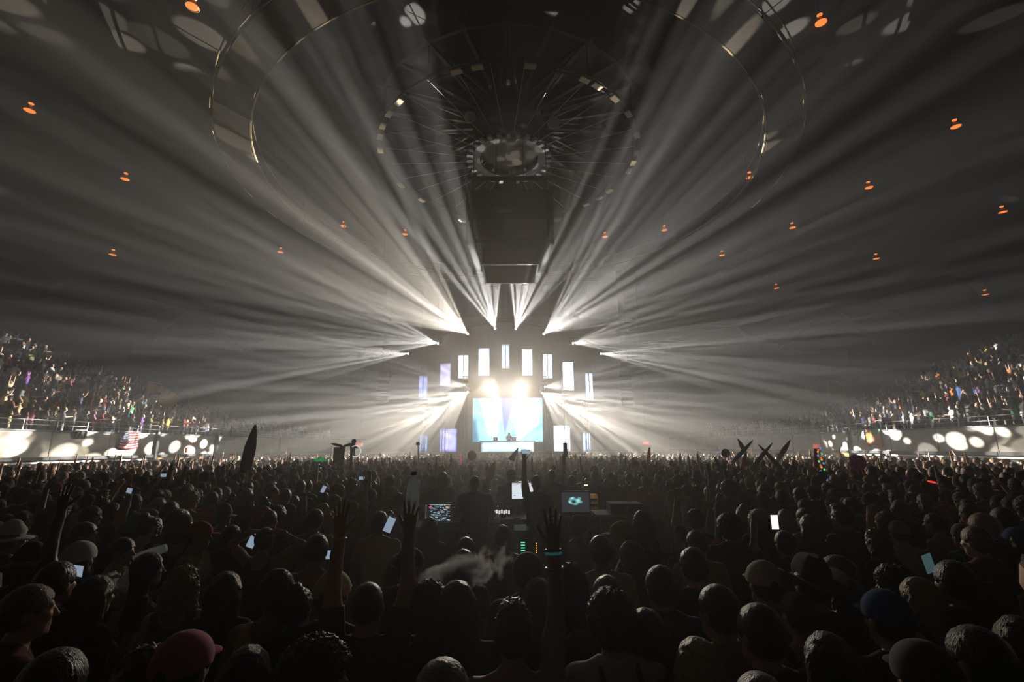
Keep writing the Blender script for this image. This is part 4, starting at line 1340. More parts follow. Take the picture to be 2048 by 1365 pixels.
pP = HR(1246, 1043, 'm', 'short', 'brown', 'tee', 'brown', 'person in flat tan cap with the brim to the left, right of the curls', 'fair', yaw=75, hat=('cap_front', 'tan'))
pQ = HR(1284, 1020, 'f', 'long', 'dark brown', 'tank', 'black', 'tall person with long dark hair and black tank top right of the flat cap', 'tan', s=1.0)
pR = HR(1262, 1080, 'f', 'bob', 'dark brown', 'hoodie', 'olive', 'person with dark bobbed hair in olive hooded top facing half left', 'fair', yaw=35)
pS = HR(886, 1316, 'm', 'short', 'light brown', 'tee', 'charcoal', 'close-cropped light brown head at the bottom edge, left of the shirtless man', 'fair', s=0.99)
pT = HR(915, 1162, 'mb', 'long', 'dark brown', 'tee', 'navy', 'broad person in navy t-shirt with long dark hair in front of the smoke', 'fair')
pU = HR(1055, 1106, 'm', 'short', 'black', 'hoodie', 'black', 'man in dark red cap and black hooded top behind the smoke', 'brown', hat=('cap_front', 'maroon'))
pV = HR(1006, 1049, 'f', 'short', 'black', 'tank', 'charcoal', 'slim person with short black hair above the smoke, in charcoal tank top', 'tan')
pW = HR(932, 1073, 'f', 'short', 'dark brown', 'tee', 'charcoal', 'person with round dark brown haircut left above the smoke', 'fair', s=0.94)
pW2 = HR(928, 1098, 'f', 'bob', 'black', 'tee', 'black', 'person with black bobbed hair directly under the round haircut', 'fair', s=0.92)
pX = HR(860, 1034, 'f', 'long', 'dark brown', 'tee', 'brown', 'woman with long dark hair in brown t-shirt in front of the left monitor', 'tan')
pY = HR(760, 1022, 'm', 'short', 'black', 'tee', 'yellow', 'man with short black hair in yellow t-shirt left of the desk', 'tan')
pZ = HR(799, 986, 'f', 'curly', 'auburn', 'tee', 'red', 'person with rim-lit auburn curls in red t-shirt behind the raised bottle', 'fair', yaw=-30)
pAA = HR(858, 1160, 'm', 'curly', 'black', 'tee', 'black', 'dark curly-haired person half hidden by the smoke', 'brown', s=0.96)
pH = HR(738, 1160, 'mB', 'buzz', 'dark brown', 'tee', 'maroon', 'shaven-headed man with both arms raised, a bottle in his right hand', 'fair')
pI = HR(668, 1142, 'mb', 'short', 'light brown', 'tee', 'navy', 'man in pale beige cap and navy t-shirt left of the raised hands', 'fair', hat=('cap_front', 'cream'))
# --- foreground, left
p_i = HR(196, 1150, 'f', 'long', 'brown', 'hoodie', 'black', 'large foreground woman with long smooth brown hair at the left', 'fair', yaw=-20)
p_j = HR(66, 1168, 'm', 'short', 'light brown', 'tee', 'maroon', 'man with backlit light brown hair at the far left facing right', 'fair', yaw=-45)
p_g = HR(372, 1124, 'f', 'wavy', 'blond', 'tank', 'olive', 'woman with glowing wavy blond hair in olive tank top', 'pale', yaw=10)
p_h = HR(300, 1104, 'f', 'long', 'black', 'tee', 'black', 'woman with long black hair left of the glowing blond hair', 'fair', yaw=-55)
p_k = HR(456, 1142, 'f', 'long', 'black', 'tee', 'charcoal', 'woman with long smooth black hair right of the glowing blond hair', 'tan')
p_l = HR(558, 1138, 'm', 'short', 'black', 'tank', 'yellow', 'man in dark red bandana and yellow tank top', 'brown', hat=('bandana', 'maroon'), s=0.98)
p_m = HR(374, 1264, 'm', 'short', 'dark brown', 'tee', 'yellow', 'person in crimson cap and yellow t-shirt at the bottom left', 'fair', hat=('cap_front', 'pink'), yaw=0)
p_n = HR(634, 1268, 'm', 'curly', 'brown', 'tee', 'charcoal', 'curly-haired person in profile at the bottom, right of the crimson cap', 'fair', yaw=-80)
p_e = HR(246, 1074, 'fD', 'short', 'dark brown', 'tee', 'white', 'person in white t-shirt drinking from a clear plastic bottle', 'fair', yaw=-75, tilt=(-0.25, 0))
p_d = HR(172, 1044, 'm', 'short', 'brown', 'tee', 'grey', 'man with short brown hair in profile at the left behind the drinker', 'fair', yaw=-65)
p_o = HR(28, 1050, 'm', 'short', 'dark brown', 'tee', 'charcoal', 'person in white cloth bucket hat at the left edge', 'tan', hat=('bucket', 'white'), yaw=-20)
p_b = HR(400, 1043, 'mF', 'short', 'black', 'tee', 'tan', 'person in bright red cap with brim to the right', 'tan', hat=('cap_front', 'red'), yaw=-80)
p_c = HR(533, 1054, 'fH', 'short', 'black', 'tank', 'black', 'woman with both hands on her dark head, elbows wide', 'tan', s=0.95)
p_f = HR(273, 974, 'fT', 'long', 'dark brown', 'tank', 'white', 'woman in white tank top and red flower crown holding a phone up high', 'fair', hat=('crown', 'red'), yaw=-12)
p_a = HR(427, 982, 'mb', 'buzz', 'black', 'tee', 'orange', 'broad man with shaven head in bright orange t-shirt', 'tan', s=0.98)
p_p = HR(84, 988, 'm', 'short', 'brown', 'tee', 'brown', 'person in tan brimmed hat at the left below the benches', 'fair', hat=('cowboy', 'tan'), yaw=-40, extra=0.05)
p_q = HR(186, 1012, 'mP', 'short', 'dark brown', 'tee', 'black', 'man holding a lit phone up, right of the tan brimmed hat', 'tan', yaw=-20)
p_r = HR(80, 966, 'mL', 'short', 'dark brown', 'tee', 'red', 'person in red t-shirt raising a bare arm in front of the left benches', 'tan', yaw=-10)
p_v = HR(541, 1018, 'm', 'buzz', 'grey', 'tee', 'charcoal', 'balding man with a rim of grey hair behind the woman with hands on head', 'fair')
p_w = HR(636, 1068, 'm', 'short', 'black', None, None, 'bare-backed man with short black hair left of the raised open hand', 'brown')
p_x = HR(632, 1018, 'm', 'short', 'black', 'tee', 'grey', 'man in grey t-shirt with dark hair behind the bare-backed man', 'tan')
p_t = HR(120, 1122, 'mF', 'short', 'black', 'tee', 'black', 'person in black looking down at a lit phone, left of the smooth brown hair', 'tan', yaw=-5)
# --- foreground, right
q1 = HR(1434, 1168, 'm', 'short', 'dark brown', 'tee', 'tan', 'man with tall faded dark brown hair in tan t-shirt at the right', 'fair', yaw=18)
q2 = HR(1516, 1206, 'mb', 'short', 'black', 'tee', 'maroon', 'large dark-haired man in maroon t-shirt with a bare neck, right foreground', 'fair', yaw=15)
q3 = HR(1524, 1122, 'm', 'short', 'brown', 'tee', 'grey', 'man in pale yellow cap and grey t-shirt, seen from behind', 'fair', hat=('cap_front', 'cream'))
q3.children[-1].color = (0.5, 0.42, 0.2, 1)
q4 = HR(1392, 1273, 'f', 'long', 'blond', 'tee', 'black', 'person with long straight dark-blond hair at the bottom right of centre', 'fair')
q4.children[-1].color = (0.22, 0.13, 0.06, 1)
q5 = HR(1833, 1153, 'f', 'long', 'blond', 'tank', 'black', 'blond woman with long hair and bare shoulders at the right', 'pale', yaw=25)
q6 = HR(1967, 1154, 'f', 'wavy', 'auburn', 'tee', 'maroon', 'person with shiny auburn hair and red bandana at the far right', 'fair', hat=('bandana', 'red'), yaw=25)
q7 = HR(1690, 1147, 'f', 'wavy', 'grey', 'tee', 'charcoal', 'person with long dull grey-brown hair between the pale cap and the blond woman', 'fair')
q8 = HR(1947, 1052, 'mb', 'short', 'light brown', 'tee', 'brown', 'man with cropped light brown hair in brown t-shirt at the right edge', 'fair', yaw=15)
q9 = HR(1846, 987, 'f', 'bob', 'blond', 'tee', 'charcoal', 'blond bob-haired person further back on the right', 'pale', yaw=25)
q10 = HR(1389, 1017, 'fP', 'curly', 'brown', 'tee', 'charcoal', 'curly brown-haired person lifting the left hand, right of the desk', 'fair')
q11 = HR(1566, 1060, 'fP', 'short', 'black', 'tee', 'black', 'person in black holding up the bright white phone', 'tan')
q12 = HR(1456, 1026, 'mb', 'curly', 'black', 'tee', 'black', 'broad man with bushy black hair in black t-shirt left of the bright phone', 'fair')
q13 = HR(1672, 1110, 'm', 'short', 'light brown', 'tee', 'black', 'man with spiky rim-lit light brown hair and black t-shirt', 'fair', yaw=40)
q14 = HR(1784, 1126, 'f', 'curly', 'dark brown', 'tee', 'black', 'person with shiny dark brown curls left of the dim green phone', 'tan', yaw=30)
q15 = HR(1615, 1108, 'm', 'short', 'black', 'tee', 'charcoal', 'person in wide flat brimmed hat with a lit rim', 'tan', hat=('cowboy', 'charcoal'), extra=0.05)
q16 = HR(1384, 1094, 'm', 'short', 'black', 'tee', 'navy', 'dark-haired man in navy t-shirt left of the pale yellow cap', 'fair')
q17 = HR(1391, 1060, 'm', 'short', 'brown', 'tee', 'yellow', 'short person with brown hair in yellow t-shirt under the brown curls', 'fair', s=0.95)
q18 = HR(1520, 960, 'm', 'short', 'blond', 'tee', 'grey', 'blond short-haired man standing back in the right crowd', 'pale', yaw=15)
q19 = HR(1766, 1180, 'm', 'short', 'dark brown', 'tee', 'charcoal', 'person in faded blue cap left of the long blond hair', 'fair', hat=('cap_front', 'blue'))
q20 = HR(1838, 1282, 'm', 'short', 'black', 'tee', 'black', 'person in dark grey cap at the bottom right', 'fair', hat=('cap_front', 'charcoal'), yaw=-10)
q21 = HR(1750, 1052, 'f', 'wavy', 'brown', 'tee', 'black', 'person with long wavy brown hair lit along the left side', 'fair', yaw=20)
q22 = HR(1516, 1336, 'm', 'buzz', 'brown', 'tank', 'black', 'shaven head at the bottom edge below the maroon t-shirt', 'fair')
q23 = HR(1662, 990, 'f', 'wavy', 'auburn', 'tee', 'grey', 'person with rim-lit auburn waves under the string of coloured lights', 'fair', yaw=20)
q24 = HR(1702, 994, 'm', 'short', 'dark brown', 'tee', 'charcoal', 'man with dark brown hair next to the auburn waves, face turned left', 'fair', yaw=45)
q25 = HR(1945, 1250, 'mb', 'short', 'black', 'hoodie', 'black', 'dark figure in black hooded top at the bottom right corner', 'fair', yaw=10)
q26 = HR(1140, 1118, 'f', 'wavy', 'black', 'hoodie', 'charcoal', 'person with wavy black hair half hidden behind the raised arm', 'tan')
p_aa = HR(600, 1150, 'f', 'bun', 'dark brown', 'tee', 'black', 'person with a dark brown bun between red bandana and beige cap', 'fair')
p_bb = HR(300, 1278, 'f', 'wavy', 'black', 'hoodie', 'charcoal', 'shadowed person with wavy black hair left of the crimson cap', 'tan')
p_cc = HR(120, 1296, 'm', 'short', 'black', 'hoodie', 'navy', 'shadowed person in navy hooded top at the bottom left corner', 'fair', s=0.98)
p_dd = HR(500, 1290, 'f', 'long', 'dark brown', 'hoodie', 'maroon', 'shadowed long-haired person in maroon hooded top, right of the crimson cap', 'fair')
q27 = HR(1650, 1262, 'f', 'long', 'black', 'tee', 'navy', 'shadowed person with long black hair in navy t-shirt below the grey-brown hair', 'tan')
q28 = HR(1290, 1215, 'f', 'long', 'black', 'hoodie', 'black', 'shadowed long-haired person in black hooded top right of the backpack', 'tan')
q29 = HR(1320, 1130, 'm', 'short', 'dark brown', 'hoodie', 'charcoal', 'dark-haired person in charcoal hooded top beside the bar barrier', 'fair')
q30 = HR(1590, 1180, 'f', 'ponytail', 'dark brown', 'tank', 'navy', 'person with dark brown ponytail and navy tank top right of the pale yellow cap', 'fair')
q31 = HR(1900, 1120, 'm', 'short', 'black', 'tee', 'olive', 'man with short black hair in olive t-shirt between the blond woman and the brown t-shirt', 'tan')
q32 = HR(2030, 1230, 'f', 'long', 'brown', 'tee', 'black', 'person with long brown hair cut off by the right edge', 'fair')
# the performer
bp = at_y(1018, 867, 46.2)
dj = person('mF', (bp.x, 46.25, STAGE_Z), PI, 1.02, 'long', 'black', 'tee', 'black', 'fair', 'performer with long black hair standing behind the booth on the stage')

# tattoo and bracelets of the shirtless man
tm = mat('tanned_skin_with_round_tattoo', (0.42, 0.24, 0.15), 0.5)
nt = tm.node_tree; N_, L_ = nt.nodes, nt.links
tc = N_.new('ShaderNodeTexCoord'); vm = N_.new('ShaderNodeVectorMath'); vm.operation = 'DISTANCE'; vm.inputs[1].default_value = (0.0, -0.13, 1.37)
L_.new(tc.outputs['Object'], vm.inputs[0])
rp = N_.new('ShaderNodeValToRGB'); e = rp.color_ramp.elements
e[0].position = 0.0; e[0].color = (0.05, 0.035, 0.03, 1); e[1].position = 0.075; e[1].color = (0.42, 0.24, 0.15, 1)
for pos, cc in ((0.03, (0.05, 0.035, 0.03, 1)), (0.034, (0.3, 0.17, 0.11, 1)), (0.045, (0.3, 0.17, 0.11, 1)), (0.049, (0.05, 0.035, 0.03, 1)), (0.066, (0.05, 0.035, 0.03, 1))):
    q = rp.color_ramp.elements.new(pos); q.color = cc
L_.new(vm.outputs['Value'], rp.inputs[0]); L_.new(rp.outputs[0], N_['Principled BSDF'].inputs['Base Color'])
jb = pJ.children[0]
jb.data = jb.data.copy(); jb.data.materials.clear(); jb.data.materials.append(tm)


def bracelet(o, k, side, t, m, r=0.036):
    S, E, Wr, d, n = fig(k).joints[side]
    c = E + (Wr - E) * t; ax = unit(Wr - E)
    u = unit(np.cross(ax, V3(0.3, 1, 0.2))); w = np.cross(ax, u)
    MB().tube([c + (u * math.cos(a) + w * math.sin(a)) * r for a in np.linspace(0, 2 * PI, 18, endpoint=False)], 0.007, 6, True).build('bracelet', m, o, True)


M['teal_band'] = mat('teal_glow_band', (0.05, 0.4, 0.4), 0.4, emit=(0.1, 0.8, 0.8), strength=0.05)
bracelet(pJ, 'mR', 1, 0.93, M['black']); bracelet(pJ, 'mR', 1, 0.88, M['teal_band']); bracelet(pJ, 'mR', 1, 0.62, M['rail'], 0.041)
bracelet(pH, 'mB', -1, 0.9, M['white_metal']); bracelet(pQ, 'f', 1, 0.9, M['black'])

# the backpack on the man in white
def strap_pts(q): return [V3(q * 0.075, -0.16, 1.30), V3(q * 0.085, -0.135, 1.42), V3(q * 0.09, -0.06, 1.487), V3(q * 0.09, 0.03, 1.475), V3(q * 0.095, 0.115, 1.38), V3(q * 0.12, 0.13, 1.25), V3(q * 0.15, 0.06, 1.12), V3(q * 0.12, -0.12, 1.06)]
bk = thing('backpack', 'small black backpack on the back of the man in the white t-shirt', 'backpack', pL.location, pL.rotation_euler)
A, lo = field([cap((-0.07, -0.185, 1.06), (0.07, -0.185, 1.06), 0.06, k=0.02), cap((-0.065, -0.185, 1.26), (0.065, -0.185, 1.26), 0.055, k=0.03), ell((0, -0.2, 1.16), (0.125, 0.065, 0.14), 0.03)], 0.009)
me = mesh_from('bag_body', [surface(A, lo, 0.009, 0.01)]); me.materials.append(M['dark']); link('bag_body', me, bk)
for q in (-1, 1): MB().tube([Vector(v) for v in strap_pts(q)], 0.013, 6).build('strap', M['black'], bk, True)
bk.scale = pL.scale

# things held up
p, d = hand_of(pB, 'mX', -1, 0.13); phone(p + Vector((0.03, -0.02, 0.02)), 'lit phone in the raised left hand of the grey-haired man', 'phone_screen', (0, PI / 2, 0))
p, d = hand_of(p_f, 'fT', 1, 0.12); phone(p + Vector((0.06, -0.02, 0.02)), 'lit phone held up high by the woman with the flower crown', 'phone_screen', (0, PI / 2, 0))
p, d = hand_of(p_q, 'mP', 1, 0.10); phone(p, 'lit phone held up beside the tan brimmed hat', 'phone_screen', (0, 0.2, 0))
p, d = hand_of(q11, 'fP', -1, 0.12); phone(at_y(1549, 1045, p.y - 0.03), 'bright white phone screen held upright in the right crowd', 'phone_white')
p, d = hand_of(p_t, 'mF', 1, 0.12); phone(at_y(156, 1142, p.y), 'phone lit blue at the left, beside the smooth brown hair', 'phone_screen', (0.4, PI / 2, 0))
phone(at_y(1856, 1127, q14.location.y + 0.2), 'dim green-lit phone tilted near the dark brown curls', 'phone_dim', (0.2, -0.35, 0))
p, d = hand_of(pH, 'mB', -1)


def bottle(p, d, label, s=1.0):
    M.setdefault('pet', None)
    if M['pet'] is None:
        m = mat('clear_plastic_bottle', (0.8, 0.86, 0.92), 0.12, spec=0.6, translucent=0.55); b_ = m.node_tree.nodes['Principled BSDF']; b_.inputs['Transmission Weight'].default_value = 0.15; b_.inputs['IOR'].default_value = 1.2
        M['pet'] = m
    t = thing('water_bottle', label, 'bottle', p, Vector(d).to_track_quat('Z', 'Y').to_euler())
    MB().lathe([(0.005, -0.1), (0.03, -0.1), (0.033, -0.09), (0.031, -0.04), (0.033, -0.03), (0.033, 0.03), (0.03, 0.04), (0.032, 0.05), (0.026, 0.085), (0.013, 0.108), (0.013, 0.118), (0.005, 0.118)], 18).build('bottle_body', M['pet'], t, True)
    MB().lathe([(0.002, 0.117), (0.0155, 0.117), (0.0155, 0.135), (0.002, 0.136)], 14).build('cap', M['black'], t)
    t.scale = (s, s, s)
    return t


p, d = hand_of(pH, 'mB', 1, 0.11, 0.045); bottle(p + Vector((0, 0.0, 0.07)), (0, 0, 1), 'clear water bottle with black cap held up left of the desk', 1.15)
p, d = hand_of(p_e, 'fD', 1, 0.09, 0.02)
hp = Vector(p_e.location) + Vector((0, 0, 1.56 * p_e.scale.x))
bottle(hp + Vector((0.24, 0.07, 0.06)), (-1.0, -0.25, -0.3), 'clear plastic bottle tipped to the mouth of the drinker in white', 1.2)

# --- the rest of the crowd that can be told apart: copies that share meshes, each with its own look
hk = ['short', 'buzz', 'curly', 'long', 'wavy', 'ponytail', 'bun', 'bob', 'tuft', 'afro']
HN = {'short': 'short {} hair', 'buzz': 'shaven {} hair', 'curly': 'curly {} hair', 'long': 'long straight {} hair', 'wavy': 'long wavy {} hair', 'ponytail': '{} ponytail', 'bun': '{} hair bun', 'bob': 'bobbed {} hair', 'tuft': 'spiky {} hair', 'afro': 'round {} afro hair'}
SN = {'tee': 't-shirt', 'tank': 'tank top', 'hoodie': 'hooded top'}
HATN = {'cap_back': 'backwards cap', 'cap_front': 'cap', 'beanie': 'beanie', 'bandana': 'bandana', 'bucket': 'bucket hat'}
POSE = {'m': '', 'mb': '', 'f': '', 'mF': '', 'fF': '', 'mL': ', left arm up', 'mR': ', right arm up', 'mB': ', both arms up', 'mP': ', hand lifted', 'mW': ', arm waving', 'fR': ', right arm up', 'fB': ', both arms up', 'fP': ', hand lifted', 'fT': ', arm forward'}
cand = []
row = 0
y = 3.3
while y < 42.2:
    step = 0.50 if y < 14 else 0.56
    x = -27.0 + (row % 2) * step / 2
    while x < 27:
        xx, yy = x + RNG.uniform(-0.12, 0.12), y + RNG.uniform(-0.12, 0.12)
        x += step * RNG.uniform(0.92, 1.12)
        if RNG.random() < 0.06: continue
        if not (wall_x(-1, yy) + 1.7 < xx < wall_x(1, yy) - 1.7): continue
        if -2.35 < xx < 3.25 and 6.75 < yy < 11.2: continue
        sx, sy = pix((xx, yy, 1.72))
        if not (-420 < sx < 2468): continue
        near = False
        for (hx, hy) in people_xy:
            if (hx - xx) ** 2 + (hy - yy) ** 2 < 0.42 ** 2: near = True; break
        if near: continue
        for (hx, top, hy) in hero_boxes:                      # do not stand in front of a head that the photograph shows
            if yy < hy - 0.1:
                wpx_ = 0.24 * F / yy + 0.12 * F / hy
                if abs(sx - hx) < wpx_ and sy < top + 0.20 * F / hy: near = True; break
        if near: continue
        if yy < 7.0 and 830 < sx < 1330 and sy < 1085 + 0 * yy: continue    # the open view of the desk
        cand.append((xx, yy))
    y += 0.52 if y < 14 else 0.62
    row += 1
cand.sort(key=lambda c: c[0] ** 2 * 0.3 + c[1] ** 2)
n_ind = 300 - len(people_xy) - 1
in_view = [c for c in cand if -25 < pix((c[0], c[1], 1.6))[0] < 2073]
cand = in_view[:n_ind] + in_view[n_ind:] + [c for c in cand if c not in set(in_view)]
used = set()
places = [(-1e9, 300, 'far left'), (300, 560, 'left floor'), (560, 840, 'left of the desk'), (840, 1330, 'around the desk'), (1330, 1600, 'right of the desk'), (1600, 1840, 'right floor'), (1840, 1e9, 'far right')]
hc_w = (['black'] * 4 + ['dark brown'] * 4 + ['brown'] * 3 + ['light brown'] * 2 + ['blond', 'auburn', 'grey'])
sc_w = ['black'] * 5 + ['charcoal'] * 4 + ['grey', 'grey', 'white', 'navy', 'navy', 'blue', 'red', 'maroon', 'maroon', 'orange', 'yellow', 'olive', 'olive', 'green', 'brown', 'brown', 'pink', 'purple', 'teal', 'tan']
for (x, y) in cand[:n_ind]:
    fem = RNG.random() < 0.42
    r = RNG.random()
    k = ('f' if r < 0.72 else 'fF' if r < 0.90 else ['fR', 'fB', 'fP', 'fT'][int(RNG.integers(4))]) if fem else ('m' if r < 0.58 else 'mb' if r < 0.74 else 'mF' if r < 0.91 else ['mL', 'mR', 'mB', 'mP', 'mW'][int(RNG.integers(5))])
    sx = pix((x, y, 1.7))[0]
    place = [p_[2] for p_ in places if p_[0] <= sx < p_[1]][0]
    while True:
        hair = (['long', 'wavy', 'ponytail', 'bun', 'bob', 'curly', 'long'] if fem else ['short', 'short', 'buzz', 'curly', 'tuft', 'short', 'afro'])[int(RNG.integers(7))]
        hc = hc_w[int(RNG.integers(len(hc_w)))]; shc = sc_w[int(RNG.integers(len(sc_w)))]
        sh = ['tee', 'tee', 'tank', 'tee'][int(RNG.integers(4))] if fem else ['tee', 'tee', 'hoodie', 'tee'][int(RNG.integers(4))]
        hat = None
        if RNG.random() < 0.2:
            hat = (['cap_back', 'cap_front', 'beanie', 'bandana', 'bucket', 'cap_back'][int(RNG.integers(6))], sc_w[int(RNG.integers(len(sc_w)))])
        look = f"{hat[1]} {HATN[hat[0]]}" if hat else HN[hair].format(hc)
        lab = f"{'woman' if fem else 'man'} with {look} in {shc} {SN[sh]}{POSE[k]}, {place}"
        key = (hat and hat, hair if not hat else None, hc if not hat else None, shc, sh)
        if key not in used:
            used.add(key); break
    lab = f"{'woman' if fem else 'man'} with {look} in {shc} {SN[sh]}{POSE[k]}, {place}"
    if RNG.random() < 0.12: yaw = RNG.uniform(-1.2, 1.2)
    else: yaw = RNG.normal(0, 0.18)
    yaw += math.atan2(-(STAGE_X - x), 46 - y)
    sk = ['pale', 'fair', 'fair', 'tan', 'tan', 'brown', 'dark'][int(RNG.integers(7))]
    s = RNG.normal(0.925, 0.03) if fem else RNG.normal(0.98, 0.035)
    person(k, (x, y, 0), yaw, float(np.clip(s, 0.86, 1.06)), hair, hc, sh, shc, sk, lab, 'people standing on the hall floor', hat)

# --- everybody else, too many to pick apart: light copies joined
def crowd_template(k, hair, upper):
    f = Figure(*FIGS[k])
    off = f.headc
    hp = [('e', p_[1] + off, p_[2], None, 0.0, 0.02) for p_ in [skull(0.018)]]
    if hair == 'long':
        hp += [cap(off + V3(0, -0.08, 0), off + V3(0, -0.1, -0.24), 0.085, 0.06, 0.04)]
    if hair == 'curly': hp = [('e', off + V3(0, -0.025, 0.04), V3(0.115, 0.125, 0.12), None, 0.0, 0.02)]
    face = [ell(off + V3(0, 0.055, -0.035), (0.062, 0.06, 0.085), 0.02)]
    hands = [cap(j[2], j[2] + j[3] * 0.15, 0.036, 0.026, 0.02) for j in f.joints.values()]
    G = {'skin': f.neck + f.arms + hands + face, 'shirt': f.shirt_prims('tee'), 'trousers': f.torso[:1] + [('c', p_[1], p_[2], p_[3] + 0.015, p_[4] + 0.015, p_[5]) if p_[0] == 'c' else p_ for p_ in f.legs], 'hair': hp}
    if upper: G['trousers'] = f.torso[:1]
    h = 0.028
    A, lo = field([p_ for g in G.values() for p_ in g], h)
    me = mesh_from('template', [surface(A, lo, h, 0.0)])
    o = link('template', me)
    dm = o.modifiers.new('d', 'DECIMATE'); dm.ratio = (240 if upper else 300) / max(1, 2 * len(me.polygons))
    dg = bpy.context.evaluated_depsgraph_get(); dg.update()
    ev = o.evaluated_get(dg).to_mesh()
    ev.calc_loop_triangles()
    P = np.empty(len(ev.vertices) * 3, np.float32); ev.vertices.foreach_get('co', P); P = P.reshape(-1, 3)
    T = np.empty(len(ev.loop_triangles) * 3, np.int32); ev.loop_triangles.foreach_get('vertices', T); T = T.reshape(-1, 3)
    o.evaluated_get(dg).to_mesh_clear()
    bpy.data.objects.remove(o); bpy.data.meshes.remove(me)
    C = P[T].mean(1).astype(float)
    D = np.stack([np.min([prim_d(p_, C) for p_ in G[g]], axis=0) - {'skin': 0, 'shirt': 0.006, 'trousers': 0, 'hair': 0.012}[g] for g in ('skin', 'shirt', 'trousers', 'hair')], 1)
    lab = D.argmin(1)
    lab = np.where((lab == 3) & (C[:, 1] > off[1] + 0.055) & (C[:, 2] < off[2] + 0.05), 0, lab)
    return P, T, lab


TPL_U = [crowd_template(k, h_, True) for k, h_ in (('m', 'short'), ('f', 'long'), ('mb', 'short'), ('mF', 'curly'), ('f', 'curly'), ('mR', 'short'), ('fB', 'long'), ('mL', 'short'), ('fT', 'long'))]
TPL_F = [crowd_template(k, h_, False) for k, h_ in (('m', 'short'), ('f', 'long'), ('mF', 'short'), ('fF', 'curly'), ('mW', 'short'), ('fR', 'long'), ('mP', 'short'), ('mB', 'short'))]
SK_A = np.array([SKIN[k] for k in ('pale', 'fair', 'fair', 'tan', 'tan', 'brown', 'dark')])
HC_A = np.array([HAIRC[k] for k in hc_w])


def crowd_object(label, spots, tpls, weights, shirts, face_stage=True):
    Ps, Ts, Cs = [], [], []; off = 0
    SH = np.array([SHIRT[k] for k in shirts])
    w = np.array(weights, float); w /= w.sum()
    for (x, y, z) in spots:
        P, T, lab = tpls[int(RNG.choice(len(tpls), p=w))]
        a = math.atan2(-(STAGE_X - x), 46.5 - y) + RNG.normal(0, 0.3)
        s = np.clip(RNG.normal(0.955, 0.045), 0.84, 1.08)
        c, sn = math.cos(a) * s, math.sin(a) * s
        Q = np.empty_like(P); Q[:, 0] = P[:, 0] * c - P[:, 1] * sn + x; Q[:, 1] = P[:, 0] * sn + P[:, 1] * c + y; Q[:, 2] = P[:, 2] * s + z
        pal = np.stack([SK_A[RNG.integers(len(SK_A))], SH[RNG.integers(len(SH))], np.array(TROUSERS[int(RNG.integers(5))]), HC_A[RNG.integers(len(HC_A))]])
        Ps.append(Q); Ts.append(T + off); Cs.append(pal[lab]); off += len(P)
    P = np.concatenate(Ps); T = np.concatenate(Ts); Cc = np.concatenate(Cs)
    me = bpy.data.meshes.new('crowd')
    me.vertices.add(len(P)); me.vertices.foreach_set('co', P.ravel())
    me.loops.add(T.size); me.loops.foreach_set('vertex_index', T.ravel().astype(np.int32))
    me.polygons.add(len(T)); me.polygons.foreach_set('loop_start', np.arange(0, T.size, 3, dtype=np.int32)); me.polygons.foreach_set('loop_total', np.full(len(T), 3, np.int32))
    me.update(calc_edges=True)
    me.polygons.foreach_set('use_smooth', np.ones(len(T), bool))
    at = me.attributes.new('tint', 'FLOAT_COLOR', 'FACE')
    at.data.foreach_set('color', np.concatenate([Cc, np.ones((len(Cc), 1))], 1).astype(np.float32).ravel())
    me.materials.append(M['crowd'])
    o = link('crowd', me)
    return tag(o, label, 'crowd', kind='stuff')


dark_mix = sc_w + ['black', 'charcoal', 'navy'] * 3
crowd_object('dense standing crowd filling the hall floor up to the stage', [(x, y, 0.0) for x, y in cand[n_ind:]], TPL_U, [5, 4, 3, 3, 2, 0.22, 0.2, 0.2, 0.25], dark_mix)
bright_mix = sc_w + ['black'] * 8 + ['white', 'cream', 'grey', 'white', 'charcoal', 'white', 'grey', 'tan']
for s in (-1, 1):
    spots = []
    for k in range(20):
        for y in np.arange(12.0, 57.0, 0.56):
            yy = y + RNG.uniform(-0.15, 0.15)
            maxrow = np.interp(yy, [12, 33, 37, 41, 45, 50, 57], [19, 19, 16, 7, 3.6, 2.2, 0.6])
            if k > maxrow + RNG.uniform(-1.2, 0.6): continue
            if RNG.random() > (0.86 if k < 12 else 0.6): continue
            p = wall_pt(s, yy, (0.55 if k == 0 else 0.42 + 0.85 * k) + RNG.uniform(-0.12, 0.12))
            zz = 3.01 if k == 0 else 3.02 + 0.43 * (k - 1)
            sx, sy = pix((p.x, p.y, zz + 1.6))
            if not (-260 < sx < 2308): continue
            if (s < 0 and 318 < sx < 352 and 4 <= k <= 7): continue
            spots.append((p.x, p.y, zz))
    crowd_object(f'spectators standing on the {side_word[s]} terrace above the parapet', spots, TPL_F, [4, 4, 4, 3, 1, 1, 1, 0.8], bright_mix)
print('CROWD floor', len(cand) - n_ind, 'individuals', n_ind)
# ---------------------------------------------------------------- the sound desk on its low platform
rz = 0.22
pl = thing('platform', 'low black platform carrying the sound desk in the middle of the crowd', 'platform', (0.45, 9.0, 0))
for i in range(4):
    for j in range(3):
        MB().box((-1.95 + 1.3 * i, -1.2 + 1.2 * j, rz - 0.04), (1.28, 1.18, 0.08)).build('deck_panel', M['stage'], pl)
for x in (-2.5, 0, 2.5):
    for y in (-1.7, 0, 1.7): MB().box((x, y, (rz - 0.08) / 2), (0.08, 0.08, rz - 0.08)).build('leg', M['black'], pl)


